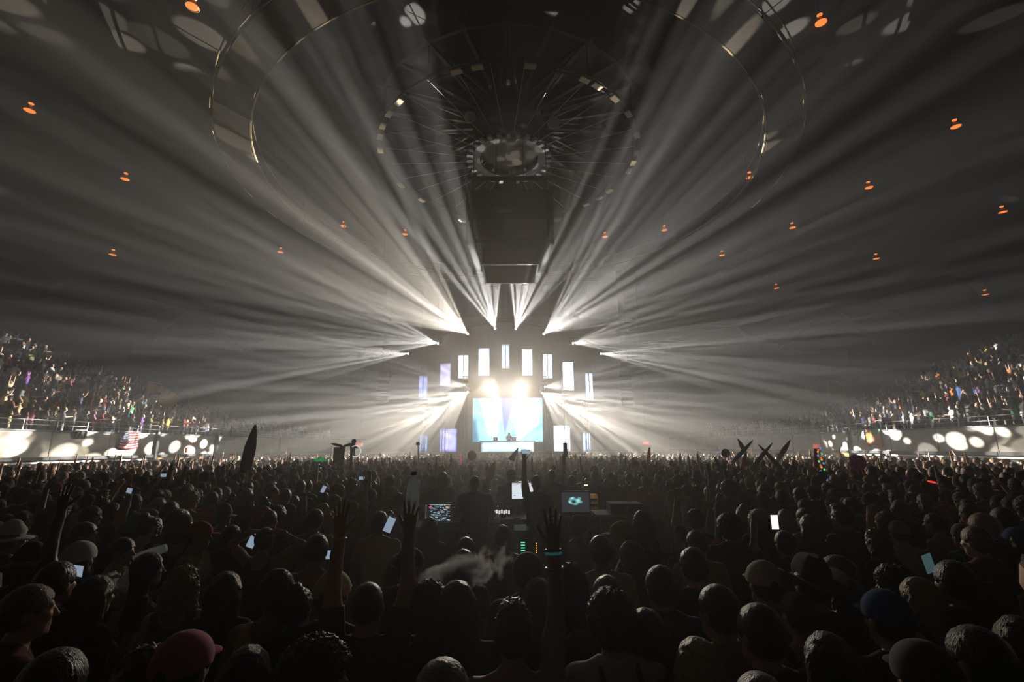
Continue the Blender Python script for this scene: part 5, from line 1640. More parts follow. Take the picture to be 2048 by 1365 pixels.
def desk_top(name, label, px0, px1, pytop, y0, depth, cat='table'):
    a, b = at_y(px0, pytop, y0), at_y(px1, pytop, y0)
    t = thing(name, label, cat, ((a.x + b.x) / 2, y0 + depth / 2, rz))
    w, h = b.x - a.x, a.z - rz
    MB().box((0, 0, h - 0.025), (w, depth, 0.05)).build('tabletop', M['black'], t)
    for sx in (-1, 1):
        for sy in (-1, 1): MB().box((sx * (w / 2 - 0.05), sy * (depth / 2 - 0.05), (h - 0.05) / 2), (0.05, 0.05, h - 0.05)).build('leg', M['rail'], t)
    g = MB()
    n = 40
    for k in range(n):
        x0, x1 = -w / 2 + w * k / n, -w / 2 + w * (k + 1) / n
        g.add([(x0, -depth / 2 - 0.015 * (k % 2), 0.02), (x1, -depth / 2 - 0.015 * ((k + 1) % 2), 0.02), (x1, -depth / 2 - 0.015 * ((k + 1) % 2), h - 0.05), (x0, -depth / 2 - 0.015 * (k % 2), h - 0.05)], [(0, 1, 2, 3)])
    g.build('skirt', M['dark'], t)
    return t, a.z, w


dt, dz, dw = desk_top('desk', 'black skirted desk carrying the mixing console', 818, 1000, 1056, 8.35, 0.85, 'desk')
dt2, dz2, dw2 = desk_top('desk', 'black skirted desk carrying the open laptop and monitor', 1010, 1195, 1040, 8.45, 0.8, 'desk')
mx = thing('mixing_console', 'mixing console with rows of white fader knobs on the left desk', 'console', (dt.location.x + 0.1, 8.72, dz))
R = Matrix.Rotation(0.16, 3, 'X')
MB().box((0, 0, 0.07), (1.3, 0.62, 0.09), R).build('body', M['black'], mx)
MB().box((0, 0.33, 0.15), (1.3, 0.05, 0.16)).build('meter_bridge', M['black'], mx)
fk = MB().box((0, 0, 0), (0.018, 0.034, 0.022)).mesh('fader', M['white_metal'])
kn = MB().lathe([(0.003, 0.0), (0.009, 0), (0.008, 0.02), (0.003, 0.021)], 10).mesh('knob', M['rail'])
for i in range(26):
    link('fader', fk, mx, R @ Vector((-0.6 + 0.048 * i, -0.17 + RNG.uniform(-0.06, 0.06), 0.055)) + Vector((0, 0, 0.07)), (0.16, 0, 0))
    for j in range(3): link('knob', kn, mx, R @ Vector((-0.6 + 0.048 * i, 0.05 + 0.07 * j, 0.046)) + Vector((0, 0, 0.07)), (0.16, 0, 0))

# left monitor: a show-control picture of small coloured blocks
def ui_picture(nx, nz, seed):
    r = np.random.default_rng(seed)
    img = np.full((nz, nx, 3), 0.006)
    for _ in range(130):
        w, h = int(r.integers(2, 9)), int(r.integers(1, 3))
        x, y = int(r.integers(nx // 6, nx - w)), int(r.integers(1, nz - h))
        c = [(0.35, 0.6, 0.75), (0.55, 0.8, 0.95), (0.1, 0.25, 0.45), (0.8, 0.85, 0.9), (0.05, 0.12, 0.2), (0.15, 0.4, 0.5)][int(r.integers(6))]
        img[y:y + h, x:x + w] = c
        img[y + h - 1, x:x + w] *= 0.4
    img[:, :nx // 7] = 0.006
    for k in range(2, nz - 2, 3): img[k, 2:4] = (0.7, 0.5, 0.5)
    img[5:9, nx // 6:nx // 6 + 7] = (0.75, 0.05, 0.35)
    img[1, nx // 5:] = (0.3, 0.7, 0.5)
    img[4:11, nx - 14:nx - 3] = (0.25, 0.18, 0.16); img[6:9, nx - 11:nx - 8] = (0.8, 0.7, 0.7)
    return img


def monitor(label, x0, y0, x1, y1, y, img, base_z, stand=True, tilt=0.0, strength='monitor', name='monitor'):
    a, b = at_y(x0, y1, y), at_y(x1, y0, y)
    w, h = b.x - a.x, b.z - a.z
    t = thing(name, label, 'monitor' if name == 'monitor' else 'laptop', ((a.x + b.x) / 2, y, base_z))
    zc = a.z - base_z
    nz, nx = img.shape[:2]
    f = thing_part('screen_housing', MB().box((0, 0.02, zc + h / 2), (w + 0.05, 0.035, h + 0.05)).mesh('screen_housing', M['black']), t)
    link('picture', grid_mesh('picture', flat_sheet(-w / 2, w / 2, zc, zc + h, 0.0, nx, nz), img, M[strength]), f)
    if stand:
        MB().box((0, 0.05, zc / 2 + 0.04), (0.07, 0.03, zc + 0.08)).build('neck', M['black'], t)
        MB().box((0, 0.04, 0.01), (0.26, 0.18, 0.02)).build('foot', M['black'], t)
    else:
        MB().box((0, -0.14, 0.01), (w + 0.05, 0.26, 0.02)).build('keyboard_base', M['black'], t)
        MB().box((0, -0.0, zc / 2), (w + 0.03, 0.03, zc + 0.02)).build('hinge', M['black'], t)
    return t


def thing_part(nm, me, parent): return link(nm, me, parent)


monitor('monitor full of small cyan and white blocks at the left of the desk', 849, 1009, 902, 1044, 8.5, ui_picture(64, 42, 3), dz, True)
img = np.full((34, 44, 3), (0.80, 0.88, 0.95)); img[:3] = (0.5, 0.55, 0.62); img[4:6, 2:12] = (0.62, 0.7, 0.78); img[22:23] = (0.5, 0.6, 0.7); img[26:28, 3:8] = (0.3, 0.42, 0.55); img[8:20, 30:34] = (0.7, 0.8, 0.86)
img[6:10, 34:40] = (0.85, 0.6, 0.5)
monitor('white-lit monitor between the two men at the desk', 1024, 966, 1066, 998, 9.2, img, dz2, True)
nx, nz = 56, 40
u, v = cell_uv(nx, nz)
img = np.full((nz, nx, 3), (0.022, 0.026, 0.032))
face = smooth01((0.3 - np.hypot((u - 0.5) * 1.0, (v - 0.58) * 1.3)) * 12) * (0.4 + 0.6 * np.sin(18 * u + 6 * v) * np.cos(15 * v - 4 * u))
img += np.clip(face, 0, 1)[..., None] * np.array([0.35, 0.95, 0.95])
monitor('open laptop with a small cyan picture on a dark screen', 1124, 985, 1178, 1026, 8.75, img, dz2, False, name='laptop')

# rack with white keys, the lit racks below, lamp, microphone
p = at_y(1003, 1017, 8.6)
rk = thing('control_surface', 'small controller with a row of white lit keys right of the heavy-set man', 'controller', (p.x, 8.75, dz))
MB().box((0, 0, 0.04), (0.34, 0.3, 0.08)).build('body', M['black'], rk)
MB().box((0, 0.12, 0.16), (0.34, 0.05, 0.22)).build('raised_panel', M['black'], rk)
keyl = mat('lit_white_key', (0.2, 0.2, 0.2), emit=(0.9, 0.8, 0.85), strength=0.8)
km = MB().box((0, 0, 0), (0.03, 0.012, 0.06)).mesh('lit_key', keyl)
for k in range(7): link('lit_key', km, rk, (-0.13 + 0.043 * k, 0.09, 0.17 + (0.012 if k % 2 else 0)))
amber = mat('amber_indicator', (0.2, 0.1, 0.02), emit=(1.0, 0.45, 0.03), strength=1.5)
greenl = mat('green_indicator', (0.02, 0.2, 0.12), emit=(0.15, 0.95, 0.65), strength=1.0)
MB().box((0.12, -0.155, 0.04), (0.03, 0.01, 0.02)).build('indicator', amber, rk)
for px, py0, py1, n, m, wide, lab in ((1046, 1086, 1108, 5, greenl, 0.06, 'equipment rack with a ladder of green indicator lights under the desk'), (1073, 1088, 1106, 5, amber, 0.014, 'equipment rack with a column of amber indicator lights under the desk')):
    p = at_y(px, (py0 + py1) / 2, 7.45)
    w = 0.26 if m is greenl else 0.2
    rr = thing('equipment_rack', lab, 'rack', (p.x, 7.75, rz))
    hh = p.z - rz + 0.24
    MB().box((0, 0, hh / 2), (w, 0.56, hh)).build('case', M['black'], rr)
    for k in range(n):
        z = at_y(px, py0 + (py1 - py0) * k / (n - 1), 7.45).z - rz
        MB().box((0, -0.284, z), (wide, 0.012, 0.012)).build('indicator', m, rr)
        MB().box((0, -0.281, z - 0.03), (w - 0.03, 0.006, 0.03)).build('unit_front', M['panelgrey'], rr)
tip = at_y(1174, 968, 8.8); ft = at_y(1212, 1005, 8.8)
lm = thing('gooseneck_lamp', 'small gooseneck lamp glowing warm above the open laptop', 'lamp', (ft.x, 8.8, dz2))
MB().tube([(0, 0, 0), (0, 0, ft.z - dz2 + 0.02), ((tip.x - ft.x) * 0.5, 0, (tip.z - dz2) * 0.9), (tip.x - ft.x + 0.05, 0, tip.z - dz2 + 0.02)], 0.008, 6).build('gooseneck', M['black'], lm)
MB().tube([(tip.x - ft.x - 0.03, 0, tip.z - dz2), (tip.x - ft.x + 0.05, 0, tip.z - dz2 + 0.02)], [0.028, 0.014], 10).build('lamp_head', M['black'], lm)
MB().box((tip.x - ft.x - 0.02, -0.005, tip.z - dz2 - 0.022), (0.06, 0.02, 0.012)).build('lit_bulb', mat('warm_bulb', (0.3, 0.2, 0.1), emit=(1.0, 0.6, 0.25), strength=5), lm)
MB().lathe([(0.004, 0), (0.06, 0), (0.05, 0.02), (0.004, 0.022)], 12).build('base', M['black'], lm)
ll = bpy.data.lights.new('gooseneck_glow', 'POINT'); ll.energy = 0.8; ll.color = (1, 0.6, 0.28); ll.shadow_soft_size = 0.02
lo_ = bpy.data.objects.new('gooseneck_glow', ll); COL.objects.link(lo_); lo_.location = tip + Vector((-0.02, -0.02, -0.06)); lo_.parent = None
p = at_y(1186, 992, 8.95)
cb_ = thing('equipment_case', 'pale case front lit warm by the gooseneck lamp', 'case', (p.x, 9.1, dz2))
MB().box((0, 0, 0.17), (0.17, 0.3, 0.34)).build('body', M['plate'], cb_)
for k in range(3): MB().box((0, -0.155, 0.08 + 0.09 * k), (0.13, 0.01, 0.04)).build('front_unit', M['black'], cb_)
a, b = at_y(998, 975, 8.3), at_y(1032, 1008, 8.3)
mc = thing('microphone', 'talkback microphone on a thin boom between the two men', 'microphone', (b.x + 0.02, 8.55, dz2))
hd = a - mc.location
MB().tube([(0, 0, 0), (0, 0, 0.12), (hd.x * 0.5, -0.1, hd.z * 0.65), (hd.x * 0.93, -0.2, hd.z * 0.95)], 0.006, 6).build('boom', M['black'], mc)
MB().tube([(hd.x * 0.93, -0.2, hd.z * 0.95), (hd.x * 1.03, -0.21, hd.z * 1.02)], [0.014, 0.024], 10).build('head', M['black'], mc, True)
MB().lathe([(0.004, 0), (0.07, 0), (0.06, 0.02), (0.004, 0.024)], 14).build('base', M['black'], mc)
a, b = at_y(1192, 1030, 7.6), at_y(1300, 1030, 7.6)
ft2 = thing('folding_table', 'folding table with a shiny edge right of the sound desk', 'table', ((a.x + b.x) / 2, 7.9, rz))
hh = a.z - rz
MB().box((0, 0, hh - 0.02), (b.x - a.x, 0.6, 0.035)).build('tabletop', M['panelgrey'], ft2)
MB().box((0, -0.305, hh - 0.02), (b.x - a.x, 0.012, 0.04)).build('edge_strip', M['rail'], ft2)
for sx in (-1, 1):
    for sy in (-1, 1): MB().tube([(sx * ((b.x - a.x) / 2 - 0.06), sy * 0.25, 0), (sx * ((b.x - a.x) / 2 - 0.08), sy * 0.22, hh - 0.03)], 0.014, 6).build('leg', M['rail'], ft2)
fc = thing('flight_case', 'low dark flight case lying on the folding table', 'case', (ft2.location.x + 0.1, 7.95, rz + hh))
MB().box((0, 0, 0.07), (0.5, 0.36, 0.13)).build('body', M['black'], fc)
for z in (0.012, 0.13): MB().box((0, -0.18, z), (0.52, 0.02, 0.02)).build('edge_trim', M['rail'], fc)
MB().box((0, -0.19, 0.07), (0.05, 0.015, 0.04)).build('latch', M['rail'], fc)
a, b = at_y(1298, 1112, 5.2), at_y(1352, 1112, 5.2)
br = thing('crowd_barrier', 'black upright-bar crowd barrier right of the sound desk', 'barrier', ((a.x + b.x) / 2, 5.2, 0))
w, hh = b.x - a.x, a.z
for z in (hh, 0.16): MB().tube([(-w / 2, 0, z), (w / 2, 0, z)], 0.018, 8).build('rail', M['black'], br)
for k in range(6): MB().tube([(-w / 2 + w * k / 5, 0, 0.0 if k in (0, 5) else 0.16), (-w / 2 + w * k / 5, 0, hh)], 0.009, 6).build('bar', M['black'], br)
p = at_y(1325, 1160, 5.0)
tl = thing('tablet', 'pale glowing tablet held low beside the bar barrier', 'tablet', p, (0.5, 0.35, 0.2))
MB().box((0, 0, 0), (0.17, 0.012, 0.24)).build('case', M['black'], tl)
MB().box((0, -0.008, 0), (0.155, 0.004, 0.22)).build('lit_screen', mat('warm_screen', (0.1, 0.1, 0.1), emit=(0.75, 0.62, 0.55), strength=0.35), tl)

# ---------------------------------------------------------------- things held above the crowd
def colmat(name, c, rough=0.45, **k): return mat(name, c, rough, translucent=0.4, **k)


def taper(name, label, cat, p0, p1, y, w_px, m, tipr=0.12, bands=None, y2=None):
    """An inflated stick that tapers to a point: from pixel p0 (point) to p1 (hand)."""
    a, b = at_y(*p0, y), at_y(*p1, y2 if y2 else y)
    t = thing(name, label, cat, b)
    r = w_px / 2 / F * y
    a = a - b
    n = 10
    pts = [a * (1 - k / n) for k in range(n + 1)]
    rad = [r * (tipr + (1 - tipr) * min(1, (k / n) * 2.2) ** 0.8) * (0.75 if k == n else 1) for k in range(n + 1)]
    if bands is None:
        MB().tube(pts, rad, 12).build('inflated_body', m, t, True)
    else:
        c = int(n * bands[0])
        MB().tube(pts[:c + 1], rad[:c + 1], 12).build('tip', m, t, True)
        MB().tube(pts[c:], rad[c:], 12).build('grip', bands[1], t, True)
    return t


blue, red, teal = colmat('blue_vinyl', (0.04, 0.22, 0.5), sheen=0.2), colmat('red_vinyl', (0.55, 0.04, 0.04)), colmat('teal_vinyl', (0.03, 0.3, 0.36))
dred, dark_teal, pinkm = colmat('dark_red_vinyl', (0.22, 0.03, 0.03)), colmat('dark_teal_vinyl', (0.02, 0.10, 0.14)), colmat('pink_vinyl', (0.75, 0.08, 0.16))
white_v = colmat('white_vinyl', (0.7, 0.7, 0.72))
taper('inflatable_stick', 'teal inflatable stick crossing a red one above the right crowd', 'inflatable', (1506, 881), (1465, 926), 16, 8, teal, bands=(0.6, blue))
taper('inflatable_stick', 'dark red inflatable stick whose point leans left over the teal one', 'inflatable', (1475, 877), (1492, 908), 16.3, 8, dred, bands=(0.7, white_v))
taper('inflatable_stick', 'bright red inflatable stick standing upright below the crossing', 'inflatable', (1493, 905), (1484, 940), 15.8, 9, red, bands=(0.5, red))
taper('inflatable_stick', 'long brown inflatable stick leaning down to the right', 'inflatable', (1515, 888), (1566, 942), 15.5, 8, dred, bands=(0.4, colmat('brown_vinyl', (0.16, 0.07, 0.04))))
taper('inflatable_stick', 'blue-tipped inflatable stick leaning down to the left', 'inflatable', (1545, 886), (1505, 936), 15.9, 8, blue, bands=(0.35, dred))
taper('inflatable_stick', 'red inflatable stick leaning right, nearest the mustard door', 'inflatable', (1581, 880), (1556, 920), 16.5, 9, red, bands=(0.7, white_v))
taper('inflatable_stick', 'dark teal inflatable stick low in the right crowd', 'inflatable', (1429, 914), (1446, 952), 14, 9, dark_teal, bands=(0.5, teal))
taper('inflatable_stick', 'small pink inflatable stick near the right stage exit sign', 'inflatable', (1299, 896), (1296, 930), 20, 7, pinkm, tipr=0.4)
taper('inflatable_stick', 'small blue inflatable stick in the middle of the right crowd', 'inflatable', (1360, 906), (1361, 930), 20, 6, blue)
taper('inflatable_stick', 'tiny teal inflatable stick left of the pink one', 'inflatable', (1241, 906), (1242, 926), 24, 4, teal)
taper('inflatable_stick', 'pink inflatable stick beside the string of coloured lights', 'inflatable', (1631, 898), (1633, 936), 14.5, 8, pinkm, tipr=0.6)
bn = taper('inflatable_banana', 'yellow curved inflatable banana just left of the backwards cap', 'inflatable', (990, 924), (977, 958), 11.5, 14, colmat('yellow_foam', (0.62, 0.33, 0.04)), tipr=0.2)
taper('rolled_banner', 'tall dark pointed rolled banner rising in front of the left parapet', 'banner', (511, 850), (489, 946), 12.5, 21, colmat('dark_banner_cloth', (0.05, 0.045, 0.045), 0.9), tipr=0.16)
taper('light_stick', 'thin pink light stick left of the stage booth', 'light stick', (921, 904), (922, 930), 22, 2.5, mat('pink_glow', (0.4, 0.05, 0.1), emit=(1, 0.1, 0.25), strength=0.35), tipr=0.8)
taper('light_stick', 'yellow glowing stick at the right edge of the crowd', 'light stick', (2028, 1010), (2027, 1034), 7.0, 5, mat('yellow_glow', (0.4, 0.3, 0.05), emit=(0.9, 0.6, 0.1), strength=0.45), tipr=0.8)
taper('light_stick', 'short red glowing stick lying level in the right crowd', 'light stick', (1856, 963), (1871, 966), 9.0, 3.5, mat('red_glow', (0.4, 0.02, 0.02), emit=(1, 0.05, 0.03), strength=1.2), tipr=0.8)

# pink beach ball with darker squiggles
p = at_y(1714, 926, 13.0)
bl = thing('balloon', 'round pink balloon with purple squiggles above the right crowd', 'balloon', p)
m = mat('pink_balloon', (0.72, 0.33, 0.62), 0.35, translucent=0.5)
nt = m.node_tree; tc = nt.nodes.new('ShaderNodeTexCoord'); wv = nt.nodes.new('ShaderNodeTexWave'); wv.inputs['Scale'].default_value = 5; wv.inputs['Distortion'].default_value = 5; wv.inputs['Detail'].default_value = 1
rp = nt.nodes.new('ShaderNodeValToRGB'); rp.color_ramp.elements[0].position = 0.25; rp.color_ramp.elements[0].color = (0.5, 0.15, 0.44, 1); rp.color_ramp.elements[1].position = 0.45; rp.color_ramp.elements[1].color = (0.75, 0.36, 0.65, 1)
nt.links.new(tc.outputs['Object'], wv.inputs[0]); nt.links.new(wv.outputs[1], rp.inputs[0]); nt.links.new(rp.outputs[0], nt.nodes['Principled BSDF'].inputs['Base Color'])
r = 15 / F * 13.3
MB().lathe([(r * math.sin(a) + 0.001, -r * math.cos(a)) for a in np.linspace(0, PI, 17)], 24).build('balloon_skin', m, bl, True)
MB().lathe([(0.004, -r - 0.05), (0.03, -r - 0.045), (0.012, -r), (0.004, -r)], 10).build('knot', m, bl)
MB().tube([(0, 0, -r - 0.04), (0.02, 0, -r - 0.5), (0, 0, -(p.z - 1.5))], 0.004, 5).build('string', M['white_metal'], bl)

# pole with coloured lights
a, b = at_y(1637, 897, 13.0), at_y(1653, 982, 12.0)
lp = thing('light_pole', 'leaning pole wound with a string of coloured lights', 'pole', b)
MB().tube([(0, 0, -0.5), a - b], 0.014, 8).build('pole', M['black'], lp)
cols = [(1, 0.1, 0.05), (0.1, 0.35, 1), (0.15, 0.9, 0.3), (1, 0.55, 0.05)]
bms = [MB().lathe([(0.003, -0.03), (0.024, -0.012), (0.024, 0.012), (0.003, 0.03)], 8).mesh('light_bulb', mat('coloured_bulb', c, emit=c, strength=0.8)) for c in cols]
for k in range(22):
    t = k / 21; an = k * 2.4
    link('light_bulb', bms[k % 4], lp, (a - b) * t + Vector((0.05 * math.cos(an), 0.05 * math.sin(an), 0)))
p = at_y(1632, 893, 13.0)

# totems and signs
def totem_pole(name, label, cat, top_px, bot_px, y, r=0.02, m='brown'):
    a, b = at_y(*top_px, y), at_y(*bot_px, y)
    t = thing(name, label, cat, Vector((b.x, y, b.z)))
    MB().tube([(0, 0, 0), a - b], r, 8).build('pole', M[m], t)
    return t, a - b


leaf = colmat('dark_green_felt', (0.05, 0.09, 0.05), 0.8)
t, v = totem_pole('leaf_totem', 'brown totem pole topped with two dark broad leaves, left of the stage', 'totem', (686, 893), (678, 944), 16, 0.09)
for q in (-1, 1):
    MB().lathe([(0.004, 0.0), (0.09, 0.05), (0.13, 0.2), (0.09, 0.34), (0.004, 0.42)], 14, v, Matrix.Rotation(q * 1.35, 3, 'Y') @ Matrix.Scale(0.35, 3, (1, 0, 0))).build('leaf', leaf, t, True)
t, v = totem_pole('palm_totem', 'small totem with glowing green fronds in the left crowd', 'totem', (641, 922), (641, 958), 17, 0.03)
gl = mat('green_glow_frond', (0.03, 0.25, 0.06), emit=(0.04, 0.8, 0.18), strength=0.22)
for k in range(7):
    an = 2 * PI * k / 7
    MB().tube([v, v + Vector((0.14 * math.cos(an), 0.14 * math.sin(an), 0.06)), v + Vector((0.27 * math.cos(an), 0.27 * math.sin(an), -0.02))], [0.03, 0.045, 0.01], 6).build('frond', gl, t, True)
for k in range(5): MB().lathe([(0.003, -0.02), (0.02, 0), (0.003, 0.02)], 8, v * (1 - 0.2 * k) + Vector((0.03 * (-1) ** k, -0.04, 0))).build('green_light', greenl, t)
a, b = at_y(668, 895, 17.5), at_y(681, 926, 17.5)
t = thing('placard', 'plain grey placard held up behind the leaf totem', 'sign', ((a.x + b.x) / 2, 17.5, b.z - 0.9))
MB().box((0, 0, 0.9 + (a.z - b.z) / 2), (b.x - a.x, 0.03, a.z - b.z)).build('board', mat('grey_board', (0.2, 0.18, 0.17), 0.8), t)
MB().box((0, 0.03, 0.55), (0.04, 0.03, 1.3)).build('stick', M['brown'], t)
t, v = totem_pole('hoop_totem', 'pole carrying a glowing white hoop in front of a small inflated figure', 'totem', (703, 895), (702, 942), 17, 0.05, 'black')
hr_ = mat('white_glow_hoop', (0.3, 0.3, 0.3), emit=(0.8, 1, 0.9), strength=0.8)
cpos = at_y(711, 903, 17) - t.location
MB().tube([cpos + Vector((0.19 * math.cos(x), 0, 0.19 * math.sin(x))) for x in np.linspace(0, 2 * PI, 28, endpoint=False)], 0.013, 6, True).build('hoop', hr_, t, True)
A, lo = field([ell((0, 0, 0), (0.1, 0.07, 0.15), 0.03), ell((0.02, 0, 0.2), (0.085, 0.08, 0.085), 0.03), cap((0.05, 0, 0.06), (0.16, 0, -0.04), 0.03, 0.022), cap((-0.05, 0, 0.06), (-0.15, 0, 0.13), 0.03, 0.022), cap((0.04, 0, -0.1), (0.06, 0, -0.28), 0.04, 0.025), cap((-0.04, 0, -0.1), (-0.05, 0, -0.28), 0.04, 0.025)], 0.015)
me = mesh_from('inflated_figure', [surface(A, lo, 0.015, 0.01)]); me.materials.append(M['panelgrey']); link('inflated_figure', me, t, v + Vector((0.03, 0.06, 0.0)))
t, v = totem_pole('pole_camera', 'thin upright pole with a round head left of the stage', 'pole', (836, 888), (837, 932), 24, 0.025, 'black')
MB().lathe([(0.004, -0.1), (0.09, -0.06), (0.1, 0), (0.09, 0.06), (0.004, 0.1)], 12, v).build('round_head', M['panelgrey'], t, True)
p = at_y(944, 912, 20)
t = thing('balloon', 'dark red balloon in front of the blue shadow beside the stage booth', 'balloon', p)
MB().lathe([(0.19 * math.sin(x) + 0.001, -0.21 * math.cos(x)) for x in np.linspace(0, PI, 13)], 18).build('balloon_skin', dred, t, True)
MB().tube([(0, 0, -0.2), (0.03, 0, -0.8)], 0.004, 5).build('string', M['white_metal'], t)
# pennant with scrawled strokes
a, b, c = at_y(1036, 896, 13.5), at_y(1015, 919, 13.5), at_y(1029, 924, 13.5)
t = thing('pennant', 'dark triangular pennant with white scrawled strokes in front of the stage booth', 'banner', c + Vector((0, 0, -0.5)))
MB().add([a - t.location, b - t.location, c - t.location] + [q - t.location + Vector((0, 0.02, 0)) for q in (a, b, c)], [(0, 1, 2), (5, 4, 3), (0, 3, 4, 1), (1, 4, 5, 2), (2, 5, 3, 0)]).build('cloth', M['dark'], t)
MB().tube([(0, 0.03, 0), a - t.location + Vector((0, 0.03, 0))], 0.012, 6).build('stick', M['black'], t)
sg = MB()
for i in range(4):
    e0, e1 = b.lerp(a, 0.12 + 0.19 * i), c.lerp(a, 0.12 + 0.19 * i)
    for j in range(3):
        q0, q1 = e0.lerp(e1, 0.15 + 0.28 * j), e0.lerp(e1, 0.32 + 0.28 * j)
        up_ = (a - (b + c) / 2).normalized() * 0.07
        sg.tube([q0 - t.location + Vector((0, -0.006, 0)), q0 + up_ - t.location + Vector((0, -0.006, 0)), q1 - t.location + Vector((0, -0.006, 0)), q1 + up_ - t.location + Vector((0, -0.006, 0))], 0.006, 4)
sg.build('stroke_lettering', M['white_metal'], t)
t, v = totem_pole('sign_totem', 'tall narrow dark sign board on a pole right of the desk crew', 'sign', (1129, 913), (1129, 948), 13, 0.03, 'black')
a, b = at_y(1126, 886, 13), at_y(1135, 914, 13)
MB().box(((a.x + b.x) / 2 - t.location.x, 0, (a.z + b.z) / 2 - t.location.z), (b.x - a.x, 0.05, a.z - b.z)).build('board', M['black'], t)
for k in range(4): MB().box(((a.x + b.x) / 2 - t.location.x, -0.03, b.z + (a.z - b.z) * (0.2 + 0.2 * k) - t.location.z), ((b.x - a.x) * 0.5, 0.012, 0.04)).build('light_strip', M['panelgrey'], t)
t, v = totem_pole('round_sign', 'dark round sign on a pole in front of the right parapet', 'sign', (1451, 907), (1452, 938), 18, 0.025, 'black')
MB().lathe([(0.004, -0.02), (0.16, -0.02), (0.16, 0.02), (0.004, 0.02)], 20, v, Matrix.Rotation(PI / 2, 3, 'X')).build('disc', M['olive'] if 'olive' in M else M['panelgrey'], t)

# small lit phones further back
for px, py, y, lab in ((724, 957, 11.5, 'small lit phone in the crowd left of the desk'), (647, 979, 9.5, 'bluish lit phone low in the left crowd'), (779, 1050, 4.6, 'lit phone below the raised bottle'), (1436, 905, 22, 'tiny lit phone in front of the right parapet'), (660, 1110, 4.4, 'phone lit pale beside the bare-backed man'), (505, 1082, 5.0, 'phone edge lit near the woman with hands on head')):
    phone(at_y(px, py, y), lab, 'phone_screen', (0.1, 0.4 if px % 2 else PI / 2, 0.2))

# ---------------------------------------------------------------- cloths hung on the parapets
def hung(name, label, s, px0, px1, py0, py1, paint, nx=52, nz=39, sag=0.1, wav=0.03):
    y0, y1 = wall_y_at(s, px0), wall_y_at(s, px1)
    a, b = at_y(px0, py0, y0), at_y(px1, py0, y1)
    h = a.z - at_y(px0, py1, y0).z
    a = Vector((wall_x(s, y0) - s * 0.17, y0, Z1 + 0.12)); b = Vector((wall_x(s, y1) - s * 0.17, y1, Z1 + 0.12))
    c = (a + b) / 2
    u, v = np.meshgrid(np.linspace(0, 1, nx + 1), np.linspace(0, 1, nz + 1))
    A_, B_ = np.array(a - c), np.array(b - c)
    Pz = -h * v - sag * np.sin(PI * u) * (0.4 + 0.6 * v)
    base_ = A_[None, None] * (1 - u[..., None]) + B_[None, None] * u[..., None]
    nrm = np.array((-s * 1.0, 0, 0))
    base_ = base_ + nrm * (wav * (np.sin(u * 13 + 5 * v) + 0.7 * np.sin(u * 23 - 4 * v + 7 * (v - 0.3 * np.sin(PI * u))))[..., None] + 0.05)
    base_[..., 2] += Pz
    cu, cv = cell_uv(nx, nz)
    img = paint(cu, cv)
    t = thing(name, label, 'flag', c)
    link('cloth', grid_mesh('cloth', base_, img, M['print']), t)
    MB().tube([a - c + Vector((0, 0, 0.02)), b - c + Vector((0, 0, 0.02))], 0.015, 6).build('top_cord', M['white_metal'], t)
    return t


M['print'] = mat('printed_cloth', (0.5, 0.5, 0.5), 0.85, attr='tint')


def us_flag(u, v):
    st = (np.floor((1 - v) * 13) % 2 == 0)
    img = np.where(st[..., None], np.array([0.45, 0.02, 0.03]), np.array([0.75, 0.72, 0.68]))
    can = (u < 0.4) & (v > 6 / 13)
    img = np.where(can[..., None], np.array([0.02, 0.03, 0.12]), img)
    iu, iv = (u / 0.4 * 6) % 1, ((v - 6 / 13) / (7 / 13) * 5) % 1
    star = can & (np.hypot(iu - 0.5, iv - 0.5) < 0.3)
    return np.where(star[..., None], np.array([0.75, 0.75, 0.75]), img)


hung('flag', 'red and white striped flag with starred blue corner draped on the left parapet', -1, 231, 270, 866, 898, us_flag, 78, 52, 0.1)


def banner_a(u, v):
    img = np.full(u.shape + (3,), (0.6, 0.66, 0.68)) * 1.0
    img = np.where((np.abs(u - 0.5) * 1.25 < v * 0.62 - 0.08)[..., None] & (np.abs(u - 0.5) * 1.25 > v * 0.62 - 0.36)[..., None], np.array([0.25, 0.6, 0.12]), img)
    return np.where((np.abs(u - 0.62 - 0.3 * (v - 0.6)) < 0.05)[..., None], np.array([0.03, 0.03, 0.04]), img)


def banner_b(u, v):
    img = np.full(u.shape + (3,), (0.6, 0.16, 0.04)) * 1.0
    img = np.where((v > 0.72)[..., None] & (u > 0.35)[..., None], np.array([0.08, 0.32, 0.13]), img)
    img = np.where((np.hypot(u - 0.3, (v - 0.4) * 1.2) < 0.16)[..., None], np.array([0.62, 0.4, 0.2]), img)
    img = np.where((np.hypot(u - 0.72, (v - 0.38) * 1.0) < 0.17)[..., None], np.array([0.42, 0.12, 0.22]), img)
    return np.where((np.abs(u - 0.3) < 0.13)[..., None] & (v < 0.16)[..., None], np.array([0.05, 0.25, 0.5]), img)


hung('flag', 'pale teal cloth with a green v shape hung on the right parapet', 1, 1711, 1736, 862, 880, banner_a, 30, 24, 0.05, 0.02)
hung('flag', 'orange and green cloth with patches hung on the right parapet', 1, 1741, 1769, 858, 890, banner_b, 34, 34, 0.05, 0.02)
blk = lambda u, v: np.full(u.shape + (3,), 0.012)
hung('cloth', 'black jacket hung over the left parapet', -1, 140, 163, 864, 878, blk, 20, 16, 0.08)
hung('cloth', 'black cloth hung low over the right parapet under the pale teal cloth', 1, 1706, 1748, 880, 888, blk, 24, 10, 0.08)

